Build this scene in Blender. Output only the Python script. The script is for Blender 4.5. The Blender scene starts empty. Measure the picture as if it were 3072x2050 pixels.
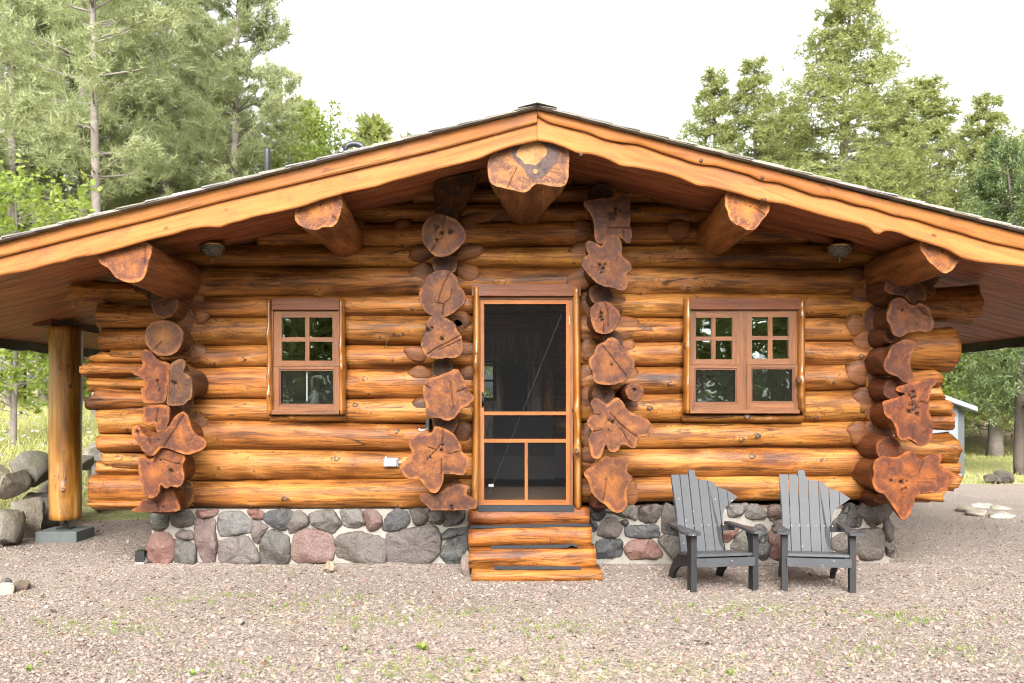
import bpy, bmesh, math, random
import numpy as np
from mathutils import Vector, Matrix, noise, geometry

random.seed(7)
rng = np.random.default_rng(7)
scene = bpy.context.scene
COL = scene.collection

# ------------------------------------------------------------------ camera, sky, sun, exposure
F, U0, V0, EYE = 2788.0, 1536.0, 1203.0, 1.6      # focal length, principal column, horizon row (photo pixels), eye height
cam_d = bpy.data.cameras.new('camera')
cam = bpy.data.objects.new('camera', cam_d)
COL.objects.link(cam)
cam.location = (0, 0, EYE)
cam.rotation_euler = (math.pi / 2, 0, 0)
cam_d.sensor_width = 36
cam_d.lens = 36 * F / 3072
cam_d.shift_y = (V0 - 1025) / 3072
cam_d.clip_start = 0.1
cam_d.clip_end = 1500
cam_d.dof.use_dof = True
cam_d.dof.focus_distance = 8.5
cam_d.dof.aperture_fstop = 2.0
scene.camera = cam

SUN_EL, SUN_AZ = math.radians(34), math.radians(182)
world = bpy.data.worlds.new('World')
scene.world = world
world.use_nodes = True
wt = world.node_tree
wt.nodes.clear()
w_out = wt.nodes.new('ShaderNodeOutputWorld')
w_bg = wt.nodes.new('ShaderNodeBackground')
w_sky = wt.nodes.new('ShaderNodeTexSky')
w_sky.sky_type = 'NISHITA'
w_sky.sun_disc = False
w_sky.sun_elevation = SUN_EL
w_sky.sun_rotation = SUN_AZ
w_sky.dust_density = 5.0
w_sky.air_density = 1.0
w_hsv = wt.nodes.new('ShaderNodeHueSaturation')
w_hsv.inputs['Saturation'].default_value = 0.06     # a white overcast sky
wt.links.new(w_sky.outputs[0], w_hsv.inputs['Color'])
wt.links.new(w_hsv.outputs[0], w_bg.inputs[0])
w_bg.inputs[1].default_value = 0.15
wt.links.new(w_bg.outputs[0], w_out.inputs[0])

sun_d = bpy.data.lights.new('sun', 'SUN')
sun_d.energy = 1.05
sun_d.angle = math.radians(38)
sun_d.color = (1.0, 0.95, 0.88)
sun = bpy.data.objects.new('sun', sun_d)
COL.objects.link(sun)
sv = Vector((math.sin(SUN_AZ) * math.cos(SUN_EL), math.cos(SUN_AZ) * math.cos(SUN_EL), math.sin(SUN_EL)))
sun.rotation_euler = sv.to_track_quat('Z', 'Y').to_euler()
sun.location = (-8, -8, 25)

scene.view_settings.view_transform = 'Standard'
scene.view_settings.look = 'None'
scene.view_settings.gamma = 1
scene.view_settings.use_curve_mapping = False
scene.view_settings.exposure = 2.15
scene.render.engine = 'CYCLES'
scene.cycles.use_denoising = True
scene.cycles.denoising_prefilter = 'NONE'
scene.cycles.filter_width = 1.1
scene.cycles.max_bounces = 8
scene.cycles.diffuse_bounces = 4
scene.cycles.transparent_max_bounces = 12


def at(u, v, y):
    return Vector(((u - U0) * y / F, y, EYE + (V0 - v) * y / F))


def wx(u, y=9.0):
    return (u - U0) * y / F


def wz(v, y=9.0):
    return EYE + (V0 - v) * y / F


# ------------------------------------------------------------------ object helpers
WM = {}


def tag(o, label=None, cat=None, group=None, kind=None):
    if label: o['label'] = label
    if cat: o['category'] = cat
    if group: o['group'] = group
    if kind: o['kind'] = kind
    return o


def place(o, M, parent=None):
    WM[o.name] = M.copy()
    if parent is not None:
        o.parent = parent
        o.matrix_parent_inverse = Matrix.Identity(4)
        o.matrix_basis = WM[parent.name].inverted() @ M
    else:
        o.matrix_basis = M
    return o


def empty(name, loc, rz=0.0):
    o = bpy.data.objects.new(name, None)
    o.empty_display_size = 0.2
    COL.objects.link(o)
    return place(o, Matrix.Translation(loc) @ Matrix.Rotation(rz, 4, 'Z'))


def mesh(name, V, Fc, mats, midx=None, smooth=True, attrs=None):
    me = bpy.data.meshes.new(name)
    if isinstance(V, np.ndarray) and isinstance(Fc, np.ndarray):
        nf, k = Fc.shape
        me.vertices.add(len(V)); me.vertices.foreach_set('co', V.astype(np.float32).ravel())
        me.loops.add(nf * k); me.loops.foreach_set('vertex_index', Fc.astype(np.int32).ravel())
        me.polygons.add(nf)
        me.polygons.foreach_set('loop_start', np.arange(0, nf * k, k, dtype=np.int32))
        me.update(calc_edges=True)
    else:
        me.from_pydata([tuple(p) for p in V], [], [tuple(f) for f in Fc])
    if not isinstance(mats, (list, tuple)): mats = [mats]
    for m in mats: me.materials.append(m)
    n = len(me.polygons)
    if midx is not None: me.polygons.foreach_set('material_index', np.array(midx, dtype=np.int32))
    me.polygons.foreach_set('use_smooth', np.full(n, bool(smooth)))
    for k, a in (attrs or {}).items():
        at_ = me.attributes.new(k, 'FLOAT', 'POINT')
        at_.data.foreach_set('value', np.asarray(a, dtype=np.float32))
    me.update()
    return me


def obj(name, me, M=None, parent=None, color=None):
    o = bpy.data.objects.new(name, me)
    COL.objects.link(o)
    if color: o.color = (*color, 1)
    return place(o, M if M is not None else Matrix.Identity(4), parent)


def T(x, y, z): return Matrix.Translation((x, y, z))
def Rx(a): return Matrix.Rotation(a, 4, 'X')
def Ry(a): return Matrix.Rotation(a, 4, 'Y')
def Rz(a): return Matrix.Rotation(a, 4, 'Z')


BOX_F = [(0, 3, 2, 1), (4, 5, 6, 7), (0, 1, 5, 4), (1, 2, 6, 5), (2, 3, 7, 6), (3, 0, 4, 7)]


def box_vf(sx, sy, sz, c=(0, 0, 0)):
    x, y, z = sx / 2, sy / 2, sz / 2
    return [(c[0] + a, c[1] + b, c[2] + d) for a, b, d in
            ((-x, -y, -z), (x, -y, -z), (x, y, -z), (-x, y, -z), (-x, -y, z), (x, -y, z), (x, y, z), (-x, y, z))], BOX_F


def board(name, sx, sy, sz, M, mat, parent=None, bevel=0.004, color=None, wob=0.0):
    """a bevelled board: local x is the grain"""
    bm = bmesh.new()
    vs, fs = box_vf(sx, sy, sz)
    bv = [bm.verts.new(p) for p in vs]
    for f in fs: bm.faces.new([bv[i] for i in f])
    if wob:
        for e in range(2):
            bmesh.ops.subdivide_edges(bm, edges=[e for e in bm.edges if abs((e.verts[0].co - e.verts[1].co).x) > 0.1], cuts=2)
        for v in bm.verts:
            v.co.y += wob * noise.noise(Vector((v.co.x * 4 + sx * 7, sz * 9, 1)))
            v.co.z += wob * noise.noise(Vector((v.co.x * 5, sz * 9 + 4, sx)))
    if bevel:
        bmesh.ops.bevel(bm, geom=[e for e in bm.edges if e.calc_face_angle(0) > 0.5], offset=min(bevel, sx * .3, sy * .3, sz * .3), segments=2, profile=.6, affect='EDGES')
    me = bpy.data.meshes.new(name)
    bm.to_mesh(me); bm.free()
    me.materials.append(mat)
    return obj(name, me, M, parent, color)


class MB:
    def __init__(s): s.V = []; s.F = []; s.m = []
    def add(s, V, Fc, mi=0):
        n = len(s.V); s.V += [tuple(p) for p in V]
        for f in Fc: s.F.append(tuple(i + n for i in f)); s.m.append(mi)
    def box(s, x0, x1, y0, y1, z0, z1, mi=0):
        s.add(*box_vf(x1 - x0, y1 - y0, z1 - z0, ((x0 + x1) / 2, (y0 + y1) / 2, (z0 + z1) / 2)), mi)
    def tube(s, pts, rad, n=8, mi=0, cap=True):
        pts = [Vector(p) for p in pts]
        if not isinstance(rad, (list, tuple)): rad = [rad] * len(pts)
        rings = []
        V = []; Fc = []
        up = Vector((0, 0, 1))
        for i, p in enumerate(pts):
            d = (pts[min(i + 1, len(pts) - 1)] - pts[max(i - 1, 0)]).normalized()
            a = d.cross(up)
            if a.length < 0.05: a = d.cross(Vector((1, 0, 0)))
            a.normalize(); b = a.cross(d).normalized()
            for k in range(n):
                t = 2 * math.pi * k / n
                V.append(p + a * math.cos(t) * rad[i] + b * math.sin(t) * rad[i])
        for i in range(len(pts) - 1):
            for k in range(n):
                k2 = (k + 1) % n
                Fc.append((i * n + k, i * n + k2, (i + 1) * n + k2, (i + 1) * n + k))
        if cap:
            Fc.append(tuple(reversed(range(n)))) ; Fc.append(tuple(range((len(pts) - 1) * n, len(pts) * n)))
        s.add(V, Fc, mi)
    def build(s, name, mats, M=None, parent=None, smooth=False, color=None):
        return obj(name, mesh(name, s.V, s.F, mats, s.m, smooth), M, parent, color)


# ------------------------------------------------------------------ materials
def nodes(name):
    m = bpy.data.materials.new(name)
    m.use_nodes = True
    nt = m.node_tree
    nt.nodes.clear()
    out = nt.nodes.new('ShaderNodeOutputMaterial')
    return m, nt, out


class NT:
    def __init__(s, nt): s.nt = nt
    def n(s, t, **kw):
        nd = s.nt.nodes.new(t)
        for k, v in kw.items():
            if k.startswith('i_'):
                nd.inputs[k[2:].replace('_', ' ')].default_value = v
            else: setattr(nd, k, v)
        return nd
    def l(s, a, b): s.nt.links.new(a, b)
    def math(s, op, a, b=None, clamp=False):
        nd = s.nt.nodes.new('ShaderNodeMath'); nd.operation = op; nd.use_clamp = clamp
        for i, x in enumerate((a, b)):
            if x is None: continue
            if isinstance(x, (int, float)): nd.inputs[i].default_value = x
            else: s.l(x, nd.inputs[i])
        return nd.outputs[0]
    def mix(s, fac, a, b, mode='MIX'):
        nd = s.nt.nodes.new('ShaderNodeMix'); nd.data_type = 'RGBA'; nd.blend_type = mode
        for sock, x in ((nd.inputs[0], fac), (nd.inputs[6], a), (nd.inputs[7], b)):
            if isinstance(x, (int, float)): sock.default_value = x
            elif isinstance(x, tuple): sock.default_value = (*x, 1)
            else: s.l(x, sock)
        return nd.outputs[2]
    def ramp(s, fac, stops):
        nd = s.nt.nodes.new('ShaderNodeValToRGB')
        while len(nd.color_ramp.elements) < len(stops): nd.color_ramp.elements.new(0.5)
        for e, (p, c) in zip(nd.color_ramp.elements, stops):
            e.position = p
            e.color = (*c, 1) if isinstance(c, tuple) else (c, c, c, 1)
        s.l(fac, nd.inputs[0])
        return nd.outputs[0]
    def noise(s, vec, scale, detail=4, rough=.55, dist=0.0):
        nd = s.n('ShaderNodeTexNoise'); nd.inputs['Scale'].default_value = scale
        nd.inputs['Detail'].default_value = detail; nd.inputs['Roughness'].default_value = rough
        nd.inputs['Distortion'].default_value = dist
        if vec is not None: s.l(vec, nd.inputs['Vector'])
        return nd.outputs[0]
    def coords(s, scale=(1, 1, 1), rand=True):
        tc = s.n('ShaderNodeTexCoord'); mp = s.n('ShaderNodeMapping')
        mp.inputs['Scale'].default_value = scale
        s.l(tc.outputs['Object'], mp.inputs[0])
        if rand:
            oi = s.n('ShaderNodeObjectInfo')
            sc = s.math('MULTIPLY', oi.outputs['Random'], 37.0)
            cb = s.n('ShaderNodeCombineXYZ')
            for i in range(3): s.l(sc, cb.inputs[i])
            s.l(cb.outputs[0], mp.inputs['Location'])
        return mp.outputs[0]
    def bsdf(s, out, col, rough, bump=None, bstr=.3, bdist=.01, k=.50, **kw):
        if isinstance(col, tuple): col = tuple(x * k for x in col)
        elif k != 1: col = s.mix(1.0, col, (k, k, k), 'MULTIPLY')
        b = s.n('ShaderNodeBsdfPrincipled')
        if isinstance(col, tuple): b.inputs['Base Color'].default_value = (*col, 1)
        else: s.l(col, b.inputs['Base Color'])
        if isinstance(rough, (int, float)): b.inputs['Roughness'].default_value = rough
        else: s.l(rough, b.inputs['Roughness'])
        for k, v in kw.items(): b.inputs[k.replace('_', ' ')].default_value = v
        if bump is not None:
            bp = s.n('ShaderNodeBump'); bp.inputs['Strength'].default_value = bstr; bp.inputs['Distance'].default_value = bdist
            s.l(bump, bp.inputs['Height']); s.l(bp.outputs[0], b.inputs['Normal'])
        s.l(b.outputs[0], out.inputs[0])
        return b


def make_wood(name, dark, mid, light, rough=.4, coat=.35, worm=0.0, gscale=1.0, streak=.8, tint=True, spec=.5, halo=False, spread=.16, bstr=.35, k=.58, checks=0.0, stain=0.0):
    m, nt, out = nodes(name); g = NT(nt)
    v = g.coords((.10, 1, 1))
    v2 = g.coords((.022, 1, 1))
    vb = g.coords((.6, 1, 1))
    n1 = g.noise(v, 9 * gscale, 5, .6, .6)
    n2 = g.noise(v2, 105 * gscale, 4, .65, .3)
    n3 = g.noise(vb, 2.2, 3, .5)
    f = g.math('ADD', g.math('MULTIPLY', n1, .62), g.math('MULTIPLY', n3, .38))
    c = g.ramp(f, [(.5 - spread, dark), (.49, mid), (.5 + spread, light)])
    n4 = g.noise(g.coords((.085, 1, 1)), 19 * gscale, 5, .7, 1.2)
    c = g.mix(streak, c, g.ramp(n4, [(.40, .34), (.48, .88), (.60, 1.28)]), 'MULTIPLY')
    if halo:
        ha = g.n('ShaderNodeAttribute', attribute_name='halo').outputs['Fac']
        c = g.mix(g.math('MULTIPLY', ha, .7), c, light)
    gr = g.ramp(n2, [(.3, .62), (.55, 1.0)])
    c = g.mix(streak, c, gr, 'MULTIPLY')
    if stain:
        ns = g.noise(g.coords((.9, 1.6, 1.6)), 2.6, 5, .7, .4)
        c = g.mix(g.math('MULTIPLY', g.ramp(ns, [(.55, 0.0), (.68, 1.0)]), stain), c, (.25, .095, .045))
        nk = g.n('ShaderNodeTexVoronoi'); nk.inputs['Scale'].default_value = 2.6; g.l(g.coords((1, 1, 1.8)), nk.inputs['Vector'])
        c = g.mix(g.ramp(nk.outputs['Distance'], [(.03, .9), (.09, 0.0)]), c, (.13, .045, .016))
    if checks:
        vq = g.n('ShaderNodeTexVoronoi'); vq.feature = 'DISTANCE_TO_EDGE'; vq.inputs['Scale'].default_value = 7
        wq = g.n('ShaderNodeTexNoise'); wq.inputs['Scale'].default_value = 9; wq.inputs['Detail'].default_value = 3
        cq = g.coords((.045, 1, 1)); g.l(cq, wq.inputs['Vector'])
        aq = g.n('ShaderNodeVectorMath'); aq.operation = 'MULTIPLY_ADD'
        g.l(wq.outputs['Color'], aq.inputs[0]); aq.inputs[1].default_value = (.05, .10, .10); g.l(cq, aq.inputs[2]); g.l(aq.outputs[0], vq.inputs['Vector'])
        lq = g.ramp(vq.outputs['Distance'], [(.004, 1.0), (.016, 0.0)])
        mq = g.ramp(g.noise(vb, 2.6, 2), [(.50, 0.0), (.57, 1.0)])
        c = g.mix(g.math('MULTIPLY', g.math('MULTIPLY', lq, mq), checks), c, (.03, .012, .005))
    if worm:
        vo = g.n('ShaderNodeTexVoronoi'); vo.feature = 'DISTANCE_TO_EDGE'; vo.inputs['Scale'].default_value = 9
        vw = g.coords((.55, 1, 1))
        wn = g.n('ShaderNodeTexNoise'); wn.inputs['Scale'].default_value = 26; wn.inputs['Detail'].default_value = 3
        g.l(vw, wn.inputs['Vector'])
        va = g.n('ShaderNodeVectorMath'); va.operation = 'MULTIPLY_ADD'
        g.l(wn.outputs['Color'], va.inputs[0]); va.inputs[1].default_value = (.14, .14, .14); g.l(vw, va.inputs[2])
        g.l(va.outputs[0], vo.inputs['Vector'])
        line = g.ramp(vo.outputs['Distance'], [(.006, 1.0), (.022, 0.0)])
        mask = g.ramp(g.noise(vb, 3.6, 2), [(.50, 0.0), (.60, 1.0)])
        c = g.mix(g.math('MULTIPLY', g.math('MULTIPLY', line, mask), worm), c, (.055, .02, .008))
    if tint:
        oi = g.n('ShaderNodeObjectInfo')
        c = g.mix(1.0, c, oi.outputs['Color'], 'MULTIPLY')
    h = g.math('ADD', g.math('ADD', g.math('MULTIPLY', n2, .5), n1), n4)
    r = g.ramp(n3, [(.3, max(rough - .1, .05)), (.7, rough + .12)])
    g.bsdf(out, c, r, h, bstr, .012, Coat_Weight=coat, Coat_Roughness=.25, Specular_IOR_Level=spec, k=k)
    return m


M_LOG = make_wood('varnished_log', (.13, .040, .009), (.37, .132, .024), (.60, .255, .058), .55, .05, worm=1.0, spec=.22, halo=True, spread=.13, bstr=.6, k=.56, checks=.85, streak=.8)
M_TRIM = make_wood('golden_trim', (.34, .118, .026), (.48, .182, .044), (.56, .24, .068), .6, .0, streak=.2, spec=.2, spread=.13, k=.53, checks=.5, bstr=.2, stain=.6)
M_SOFFIT = make_wood('red_brown_board', (.19, .058, .024), (.33, .11, .048), (.44, .165, .075), .6, .0, streak=.6, spec=.25, k=.82)
M_SASH = make_wood('sash_wood', (.22, .075, .024), (.37, .132, .036), (.46, .18, .054), .5, .04, streak=.4, k=.33, spec=.3)
M_HEAD = make_wood('header_board', (.16, .048, .017), (.235, .072, .025), (.29, .095, .035), .6, 0, streak=.3, k=.45, spec=.25)
M_POST = make_wood('post_log', (.20, .075, .010), (.42, .175, .022), (.58, .31, .09), .4, .35, streak=.55, gscale=.6, spread=.1, k=.68, checks=.7)
M_BARN = make_wood('barn_wood', (.16, .125, .105), (.30, .25, .215), (.42, .37, .33), .8, 0, streak=.8, k=.9)
M_SHAKE = make_wood('grey_shingle', (.16, .15, .125), (.28, .265, .235), (.38, .36, .32), .85, 0, streak=.6, k=.75)
M_KNOT = make_wood('knot_wood', (.035, .012, .005), (.075, .027, .010), (.14, .05, .018), .6, .05, gscale=3, k=.8)
M_DARKWOOD = make_wood('dark_beam', (.03, .009, .005), (.05, .014, .008), (.07, .02, .01), .6, .05)


def make_end():
    m, nt, out = nodes('end_grain'); g = NT(nt)
    rim = g.n('ShaderNodeAttribute', attribute_name='rim').outputs['Fac']
    dk = g.n('ShaderNodeAttribute', attribute_name='dark').outputs['Fac']
    v = g.coords((1, 1, 1))
    n1 = g.noise(v, 7, 4, .6); n2 = g.noise(v, 30, 5, .65, 1.0); n3 = g.noise(v, 3.2, 2)
    rn = g.math('ADD', rim, g.math('ADD', g.math('MULTIPLY', g.math('SUBTRACT', n1, .5), .07), g.math('MULTIPLY', g.math('SUBTRACT', g.noise(v, 42, 3, .6), .5), .03)))
    base = g.ramp(rn, [(.003, (.46, .205, .072)), (.014, (.36, .145, .052)), (.028, (.17, .072, .048)), (.06, (.23, .096, .05)), (.10, (.36, .15, .048)), (.2, (.42, .18, .058))])
    blot = g.ramp(g.math('ADD', g.math('MULTIPLY', n1, .6), g.math('MULTIPLY', n2, .4)), [(.42, 0.0), (.60, 1.0)])
    base = g.mix(g.math('MULTIPLY', blot, .92), base, (.082, .038, .036))
    lite = g.ramp(g.noise(v, 11, 5, .7, 1.5), [(.50, 0.0), (.72, .6)])
    base = g.mix(lite, base, (.50, .21, .06))
    ring = g.math('SINE', g.math('MULTIPLY', g.math('ADD', rim, g.math('MULTIPLY', n1, .07)), 700.0))
    base = g.mix(g.math('MULTIPLY', g.math('ADD', ring, 1.0), .085), base, (.07, .026, .016))
    sx_ = g.n('ShaderNodeSeparateXYZ'); tcx = g.n('ShaderNodeTexCoord'); g.l(tcx.outputs['Object'], sx_.inputs[0])
    an = g.math('ARCTAN2', sx_.outputs[2], sx_.outputs[1])
    cb2 = g.n('ShaderNodeCombineXYZ'); g.l(g.math('MULTIPLY', an, 7.0), cb2.inputs[0]); g.l(g.math('MULTIPLY', rim, 6.0), cb2.inputs[1]); oi2 = g.n('ShaderNodeObjectInfo'); g.l(g.math('MULTIPLY', oi2.outputs['Random'], 50.0), cb2.inputs[2])
    rad = g.ramp(g.math('ABSOLUTE', g.math('SUBTRACT', g.noise(cb2.outputs[0], 1.0, 4, .6), .5)), [(.003, 1.0), (.016, 0.0)])
    base = g.mix(g.math('MULTIPLY', g.math('MULTIPLY', rad, .6), g.ramp(n3, [(.45, 0.0), (.6, 1.0)])), base, (.045, .018, .012))
    base = g.mix(.45, base, g.ramp(n2, [(.3, .55), (.7, 1.2)]), 'MULTIPLY')
    oi = g.n('ShaderNodeObjectInfo')
    base = g.mix(1.0, base, (.97, .91, .76), 'MULTIPLY')
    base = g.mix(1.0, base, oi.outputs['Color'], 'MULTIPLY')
    base = g.mix(g.math('MULTIPLY', dk, .9), base, (.018, .009, .006))
    h = g.math('ADD', n2, g.math('ADD', g.math('MULTIPLY', ring, .12), g.math('MULTIPLY', rad, -.5)))
    g.bsdf(out, base, .6, h, .5, .006, k=.50, Specular_IOR_Level=.2)
    return m


M_END = make_end()


def make_stone(name='field_stone', moss=0.0, rough=.75, k=.66):
    m, nt, out = nodes(name); g = NT(nt)
    v = g.coords((1, 1, 1))
    oi = g.n('ShaderNodeObjectInfo')
    n1 = g.noise(v, 5, 5, .6, .5); n2 = g.noise(v, 60, 4, .7); n3 = g.noise(v, 14, 5, .65)
    c = g.mix(g.ramp(n1, [(.35, 0.0), (.65, 1.0)]), oi.outputs['Color'], (.9, .86, .82), 'MULTIPLY')
    c = g.mix(g.ramp(n3, [(.45, 0.0), (.68, .4)]), c, (.23, .18, .15))
    c = g.mix(.8, c, g.ramp(n2, [(.3, .55), (.62, 1.2)]), 'MULTIPLY')
    if moss:
        tc = g.n('ShaderNodeNewGeometry'); sp = g.n('ShaderNodeSeparateXYZ'); g.l(tc.outputs['Normal'], sp.inputs[0])
        f = g.math('MULTIPLY', g.ramp(g.noise(v, 4, 5, .65), [(.45, 0.0), (.6, moss)]), g.ramp(sp.outputs[2], [(.0, .1), (.6, 1.0)]))
        c = g.mix(f, c, (.14, .15, .055))
    h = g.math('ADD', g.math('MULTIPLY', n2, .3), n3)
    g.bsdf(out, c, rough, h, .8, .03, k=k)
    return m


M_STONE = make_stone('field_stone', 0, .55, .40)
M_ROCK = make_stone('boulder_rock', .45, .85, .62)


def make_plain(name, col, rough=.5, var=.25, scale=20, metal=0.0, bump=.2, spots=None, tint=False, coat=0.0):
    m, nt, out = nodes(name); g = NT(nt)
    v = g.coords((1, 1, 1))
    n1 = g.noise(v, scale, 5, .6); n2 = g.noise(v, scale * .15, 3)
    f = g.ramp(g.math('ADD', g.math('MULTIPLY', n1, .5), g.math('MULTIPLY', n2, .5)), [(.3, 1 - var), (.7, 1 + var)])
    c = g.mix(1.0, col, f, 'MULTIPLY')
    if tint:
        oi = g.n('ShaderNodeObjectInfo'); c = g.mix(1.0, c, oi.outputs['Color'], 'MULTIPLY')
    if spots:
        vo = g.n('ShaderNodeTexVoronoi'); vo.inputs['Scale'].default_value = spots[1]; g.l(v, vo.inputs['Vector'])
        sel = g.math('GREATER_THAN', g.n('ShaderNodeSeparateColor').outputs[0], 2)
        sc = g.n('ShaderNodeSeparateColor'); g.l(vo.outputs['Color'], sc.inputs[0])
        s = g.math('MULTIPLY', g.math('LESS_THAN', vo.outputs['Distance'], spots[2]), g.math('GREATER_THAN', sc.outputs[0], spots[3]))
        c = g.mix(s, c, spots[0])
    g.bsdf(out, c, rough, n1, bump, .004, Metallic=metal, Coat_Weight=coat)
    return m


M_MORTAR = make_plain('mortar', (.38, .345, .295), .9, .25, 40, bump=.8)
M_MAT = make_plain('step_matting', (.032, .036, .042), .9, .3, 160, bump=.6, spots=((.35, .33, .3), 30, .12, .86))
M_BLACK = make_plain('black_iron', (.012, .012, .013), .45, .2, 30)
M_STEEL = make_plain('galvanised_steel', (.5, .5, .5), .35, .12, 30, metal=.9)
M_PALE = make_plain('pale_plastic', (.62, .63, .62), .4, .05, 30)
M_BRASS = make_plain('brass', (.55, .38, .14), .3, .15, 40, metal=1.0)
M_PIPE = make_plain('black_pipe', (.03, .034, .04), .45, .3, 30)
M_CONC = make_plain('concrete', (.15, .165, .16), .85, .2, 50, bump=.4)
M_SLAT = make_plain('slat_grey_paint', (.072, .075, .082), .65, .16, 26, spots=((.55, .56, .57), 26, .13, .93))  # back slats, a paler grey than the legs, with pale flecks
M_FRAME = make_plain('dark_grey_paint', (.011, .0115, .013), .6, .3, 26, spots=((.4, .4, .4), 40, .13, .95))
M_SEATP = make_plain('worn_grey_paint', (.075, .078, .085), .45, .3, 26, spots=((.5, .5, .5), 34, .17, .84))
M_SHEDD = make_plain('dark_grey_siding', (.10, .112, .112), .7, .08, 15)
M_SHED = make_plain('grey_siding', (.27, .29, .32), .6, .08, 15)
M_SHED2 = make_plain('pale_shed_roof', (.38, .395, .42), .5, .08, 15)
M_CLOTH = make_plain('dark_cloth', (.012, .011, .012), .95, .2, 60)
M_CEIL = make_plain('pine_ceiling', (.62, .40, .2), .7, .15, 12)
M_FLOOR = make_plain('interior_floor', (.20, .13, .08), .6, .2, 12)
M_BARK = make_plain('bark', (.33, .28, .245), .9, .4, 14, bump=.8)
M_BARKD = make_plain('dark_bark', (.13, .10, .08), .9, .4, 14, bump=.8)
M_TWIG = make_plain('twig_bark', (.16, .13, .11), .9, .3, 14)


def make_glass():
    m, nt, out = nodes('window_glass'); g = NT(nt)
    fr = g.n('ShaderNodeFresnel'); fr.inputs[0].default_value = 1.5
    tr = g.n('ShaderNodeBsdfTransparent'); tr.inputs[0].default_value = (.80, .86, .84, 1)
    gl = g.n('ShaderNodeBsdfGlossy'); gl.inputs['Roughness'].default_value = .01; gl.inputs['Color'].default_value = (.86, 1, .95, 1)
    mx = g.n('ShaderNodeMixShader')
    f = g.math('ADD', g.math('MULTIPLY', fr.outputs[0], 2.2), .20, True)
    v = g.coords((1, 1, 1)); bp = g.n('ShaderNodeBump'); bp.inputs['Strength'].default_value = .08; bp.inputs['Distance'].default_value = .02
    g.l(g.noise(v, 4, 1), bp.inputs['Height']); g.l(bp.outputs[0], gl.inputs['Normal'])
    g.l(f, mx.inputs[0]); g.l(tr.outputs[0], mx.inputs[1]); g.l(gl.outputs[0], mx.inputs[2]); g.l(mx.outputs[0], out.inputs[0])
    return m


def make_screen():
    m, nt, out = nodes('insect_screen'); g = NT(nt)
    tr = g.n('ShaderNodeBsdfTransparent')
    df = g.n('ShaderNodeBsdfDiffuse'); df.inputs[0].default_value = (.022, .022, .022, 1)
    mx = g.n('ShaderNodeMixShader'); mx.inputs[0].default_value = .2
    g.l(tr.outputs[0], mx.inputs[1]); g.l(df.outputs[0], mx.inputs[2]); g.l(mx.outputs[0], out.inputs[0])
    return m


def make_bowl():
    m, nt, out = nodes('ribbed_glass_bowl'); g = NT(nt)
    v = g.coords((1, 1, 1))
    vo = g.n('ShaderNodeTexVoronoi'); vo.inputs['Scale'].default_value = 55; g.l(v, vo.inputs['Vector'])
    b = g.bsdf(out, (.42, .38, .33), .12, vo.outputs['Distance'], 1.0, .01, Transmission_Weight=.45, IOR=1.45)
    return m


M_GLASS, M_SCREEN, M_BOWL = make_glass(), make_screen(), make_bowl()


def make_leaf(name, stops, trans=.35, tcol=(.22, .32, .05)):
    m, nt, out = nodes(name); g = NT(nt)
    ge = g.n('ShaderNodeNewGeometry')
    tone = g.n('ShaderNodeAttribute', attribute_name='tone').outputs['Fac']
    f = g.math('ADD', g.math('MULTIPLY', ge.outputs['Random Per Island'], .4), g.math('MULTIPLY', tone, .6))
    c = g.ramp(f, stops)
    df = g.n('ShaderNodeBsdfPrincipled'); g.l(c, df.inputs['Base Color']); df.inputs['Roughness'].default_value = .55
    tl = g.n('ShaderNodeBsdfTranslucent')
    g.l(g.mix(.55, c, tcol), tl.inputs[0])
    mx = g.n('ShaderNodeMixShader'); mx.inputs[0].default_value = trans
    g.l(df.outputs[0], mx.inputs[1]); g.l(tl.outputs[0], mx.inputs[2]); g.l(mx.outputs[0], out.inputs[0])
    return m


M_PINE = make_leaf('pine_needles', [(.1, (.19, .22, .11)), (.5, (.275, .305, .155)), (.9, (.35, .36, .19))], .5, (.40, .45, .19))
M_CEDAR = make_leaf('cedar_sprays', [(.1, (.145, .17, .055)), (.5, (.215, .24, .085)), (.9, (.30, .30, .11))], .5, (.40, .44, .14))
M_CEDARD = make_leaf('dark_cedar_sprays', [(.1, (.055, .085, .028)), (.5, (.10, .14, .05)), (.9, (.18, .21, .08))], .4, (.20, .27, .07))
M_BROAD = make_leaf('broad_leaves', [(.1, (.13, .18, .03)), (.5, (.20, .26, .045)), (.9, (.27, .31, .075))], .5, (.36, .44, .08))
M_GRASSB = make_leaf('grass_blades', [(.1, (.20, .24, .05)), (.5, (.33, .34, .10)), (.9, (.48, .42, .22))], .35, (.25, .28, .06))
M_WEED = make_leaf('weed_leaves', [(.1, (.10, .17, .02)), (.5, (.16, .24, .03)), (.9, (.24, .30, .05))], .4, (.28, .36, .05))

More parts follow.
